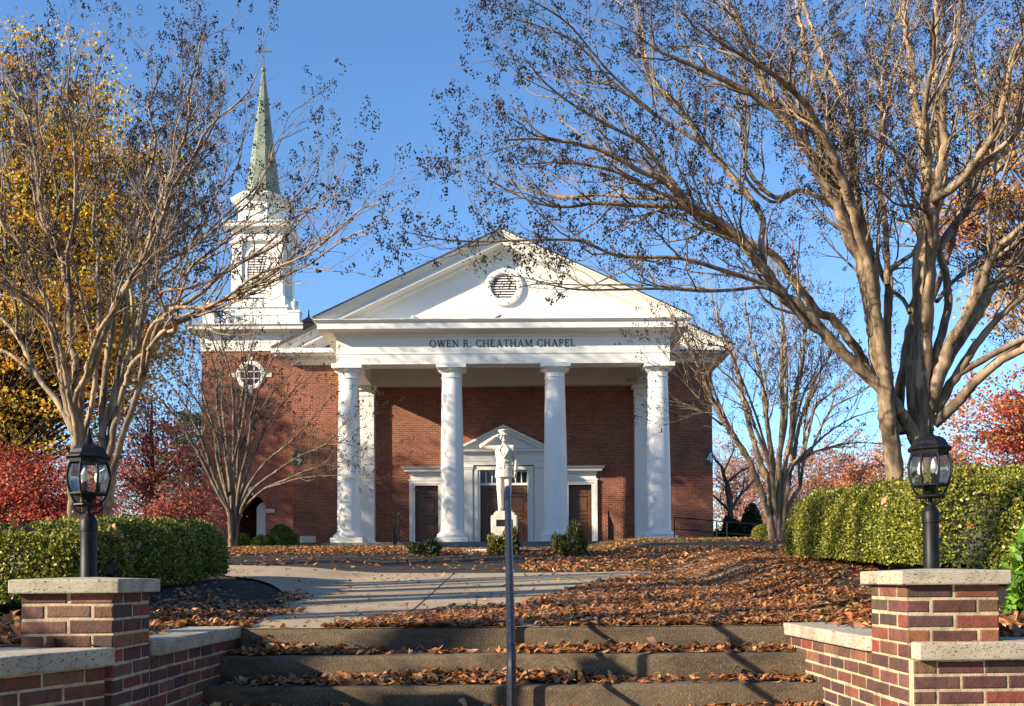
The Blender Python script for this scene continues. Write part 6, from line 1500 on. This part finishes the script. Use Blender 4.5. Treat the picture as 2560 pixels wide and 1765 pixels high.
dense = [(poly([(1150, 1405), (1180, 1372), (1260, 1345), (1330, 1325), (1440, 1305), (1560, 1296), (1790, 1285), (2000, 1330), (2000, 1450), (1760, 1414), (1500, 1419), (1250, 1422)]), 1.0),
         (poly([(690, 1424), (860, 1405), (960, 1392), (1040, 1378), (1150, 1378), (1180, 1420), (1000, 1424)]), .85),
         (poly([(330, 1440), (335, 1378), (420, 1352), (470, 1358), (600, 1372), (690, 1392), (600, 1402), (545, 1428)]), .9),
         (poly([(600, 1372), (636, 1346), (700, 1348), (690, 1362), (630, 1372)]), .7),
         (poly([(1790, 1285), (1850, 1283), (1990, 1310), (1990, 1345), (1880, 1335), (1810, 1312)]), .16),
         (poly([(330, 1360), (440, 1335), (520, 1350), (420, 1366)]), .15),
         (poly([(-200, 1240), (3000, 1240), (3000, 1256), (-200, 1258)]), .85),
         (poly([(1180, 1293), (1190, 1262), (1500, 1258), (1960, 1256), (1990, 1300), (1800, 1290), (1500, 1296)]), .85),
         (poly([(500, 1256), (1180, 1256), (1180, 1293), (1080, 1296), (800, 1286), (500, 1280)]), .10)]
def dens(px, py):
    d = np.full(px.shape, .009)
    for P, v in dense: d = np.where(inside(px, py, P), v, d)
    return d
# near, curled leaves
n = 150000; x = rs.uniform(-4.2, 4.2, n); y = 6.12+7.5*rs.random(n)**1.5; zg = G(x, y)
px, py = project(x, y, zg); noise_ = .55+.40*np.sin(x*3.1+y*1.7)*np.sin(y*2.3-x*1.3)+.25*np.sin(x*7.3-y*5.1)*np.sin(y*6.7+x*3.9)
dd = dens(px, py); keep = rs.random(n) < dd*np.where(dd > .5, np.clip(.30+.75*noise_, .05, 1)*.72, .5+.9*noise_)*np.clip(1.2-.03*(y-6), .4, 1)
keep &= ~((np.abs(x) > 1.78) & (y < 6.14)); x, y, zg = x[keep], y[keep], zg[keep]; dd = dd[keep]
C = np.stack([x, y, zg+.004+.022*sstep(0, .4, y-6.10)+rs.random(len(x))**2*.016*(dd > .5)], -1)
litter('fallen_leaves', C, rs, .040, .092, .15)
# leaves on the ground beside the piers
n = 2600; x = np.concatenate([rs.uniform(-4, -2.1, n), rs.uniform(2.1, 4, n)]); y = np.concatenate([rs.uniform(4.7, 6.6, n), rs.uniform(4.7, 6.6, n)])
k = rs.random(2*n) < np.clip(1.1-.7*(np.abs(x)-2.1), .06, 1); x, y = x[k], y[k]
litter('fallen_leaves', np.stack([x, y, G(x, y)+.004+rs.random(len(x))*.02], -1), rs, .06, .12, .3)
# far leaves on lawn and bed
n = 150000; x = rs.uniform(-17, 17, n); y = rs.uniform(13.0, 34, n); k = np.abs(x) < 1.5+.55*y; x, y = x[k], y[k]; zg = G(x, y)
px, py = project(x, y, zg); d2 = np.where(y > 21.5, .9, dens(px, py)); d2 = np.where((y > 21.5) & (np.sin(x*1.1)*np.sin(y*1.6+x*.5) > .3), .45, d2)
k = rs.random(len(x)) < d2*.85; x, y, zg = x[k], y[k], zg[k]
V, Q = leaf_quads(np.stack([x, y, zg+.02+rs.random(len(x))*.03], -1), rs.uniform(.07, .12, len(x)), rs.uniform(.03, .05, len(x)), norm(np.stack([rs.normal(size=len(x)), rs.normal(size=len(x)), rs.normal(size=len(x))*.3], -1)), norm(np.stack([rs.normal(size=len(x))*.5, rs.normal(size=len(x))*.5, np.ones(len(x))], -1)), rs, .35)
tag(put('fallen_leaves', raw_mesh('fallen_leaves', V, Q, tint=np.repeat(palette(rs, len(x), [tuple(v*1.1 for v in c) for c in DRY], .3), 4, 0)), M_LITTER), kind='stuff')
# drifts on the treads
for i in range(0, 5):
    yb, yf, zt = EDGE[i], EDGE[i+1], -RIS*(i+1)
    n = 2700 if i < 3 else 500
    x = rs.uniform(-1.76, 1.76, n); f = rs.beta(2.4, 1.1, n)*.97; y = yf+.02+(yb-yf-.04)*f
    heap = .5+.5*np.sin(x*1.9+i*2.2)+.35*np.sin(x*4.3+i)
    if i == 0: heap += 1.6*np.exp(-((x+1.55)/.25)**2)
    if i == 1: heap += 1.5*np.exp(-((x+.35)/.5)**2)
    heap = np.clip(heap, .03, 2.2); k = rs.random(n) < np.clip(.12+.8*heap, 0, 1); x, y, f, heap = x[k], y[k], f[k], heap[k]
    zc = zt+.004+rs.random(len(x))*.036*heap*f*f
    litter('fallen_leaves', np.stack([x, y, zc], -1), rs, .05, .10, .24)
# leaves on copings and hedge tops
def few(xs_, ys_, z_, n, **k):
    x = rs.uniform(*xs_, n); y = rs.uniform(*ys_, n); return np.stack([x, y, np.full(n, z_)], -1)
Cs = np.concatenate([few((-2.1, -1.95), (4.75, 5.6), .019, 16), few((1.95, 2.1), (4.75, 6.0), .019, 26), few((-2.2, -1.85), (4.215, 4.245), .021, 5), few((1.95, 2.15), (4.215, 4.245), .021, 3)])
litter('fallen_leaves', Cs, rs, .05, .10, .3)
def on_hedge(path, hw, h, n):
    P = np.array(path); t = rs.random(n)*(len(P)-1); i = t.astype(int); f = (t-i)[:, None]; c = P[i]*(1-f)+P[i+1]*f
    a = rs.uniform(.12, math.pi-.12, n); return np.stack([c[:, 0]+hw*1.0*sup(np.cos(a), .42), c[:, 1]+rs.normal(size=n)*.1, G(c[:, 0], c[:, 1])+h*np.sin(a)**.42+.0], -1)
litter('fallen_leaves', np.concatenate([on_hedge([(-3.72, 7.5), (-3.78, 9.2), (-3.95, 11.2)], .52, .66, 60), on_hedge([(-6, 6.95), (-3.2, 6.98)], .5, .60, 50), on_hedge([(6.6, 6.0), (4.75, 6.5), (4.12, 7.6), (4.02, 8.7)], .66, .88, 110), on_hedge([(4.06, 8.8), (4.22, 12.2)], .58, .85, 70)]), rs, .06, .12, .6)
# thin autumn grass
n = 60000; x = rs.uniform(-15, 15, n); y = rs.uniform(22, 34, n); k = rs.random(n) < .25+.75*sstep(-2, 6, x); x, y = x[k], y[k]; zg = G(x, y); n = len(x)
h = rs.uniform(.05, .11, n); V, Q = leaf_quads(np.stack([x, y, zg+h*.4], -1), h, np.full(n, .014), norm(np.stack([rs.normal(size=n)*.35, rs.normal(size=n)*.35, np.ones(n)], -1)), None, rs, .1)
tag(put('grass', raw_mesh('grass', V, Q, tint=np.repeat(palette(rs, n, [(.22, .20, .04), (.30, .24, .07), (.12, .15, .03), (.34, .28, .12)], .25), 4, 0)), M_GRASS), kind='stuff')
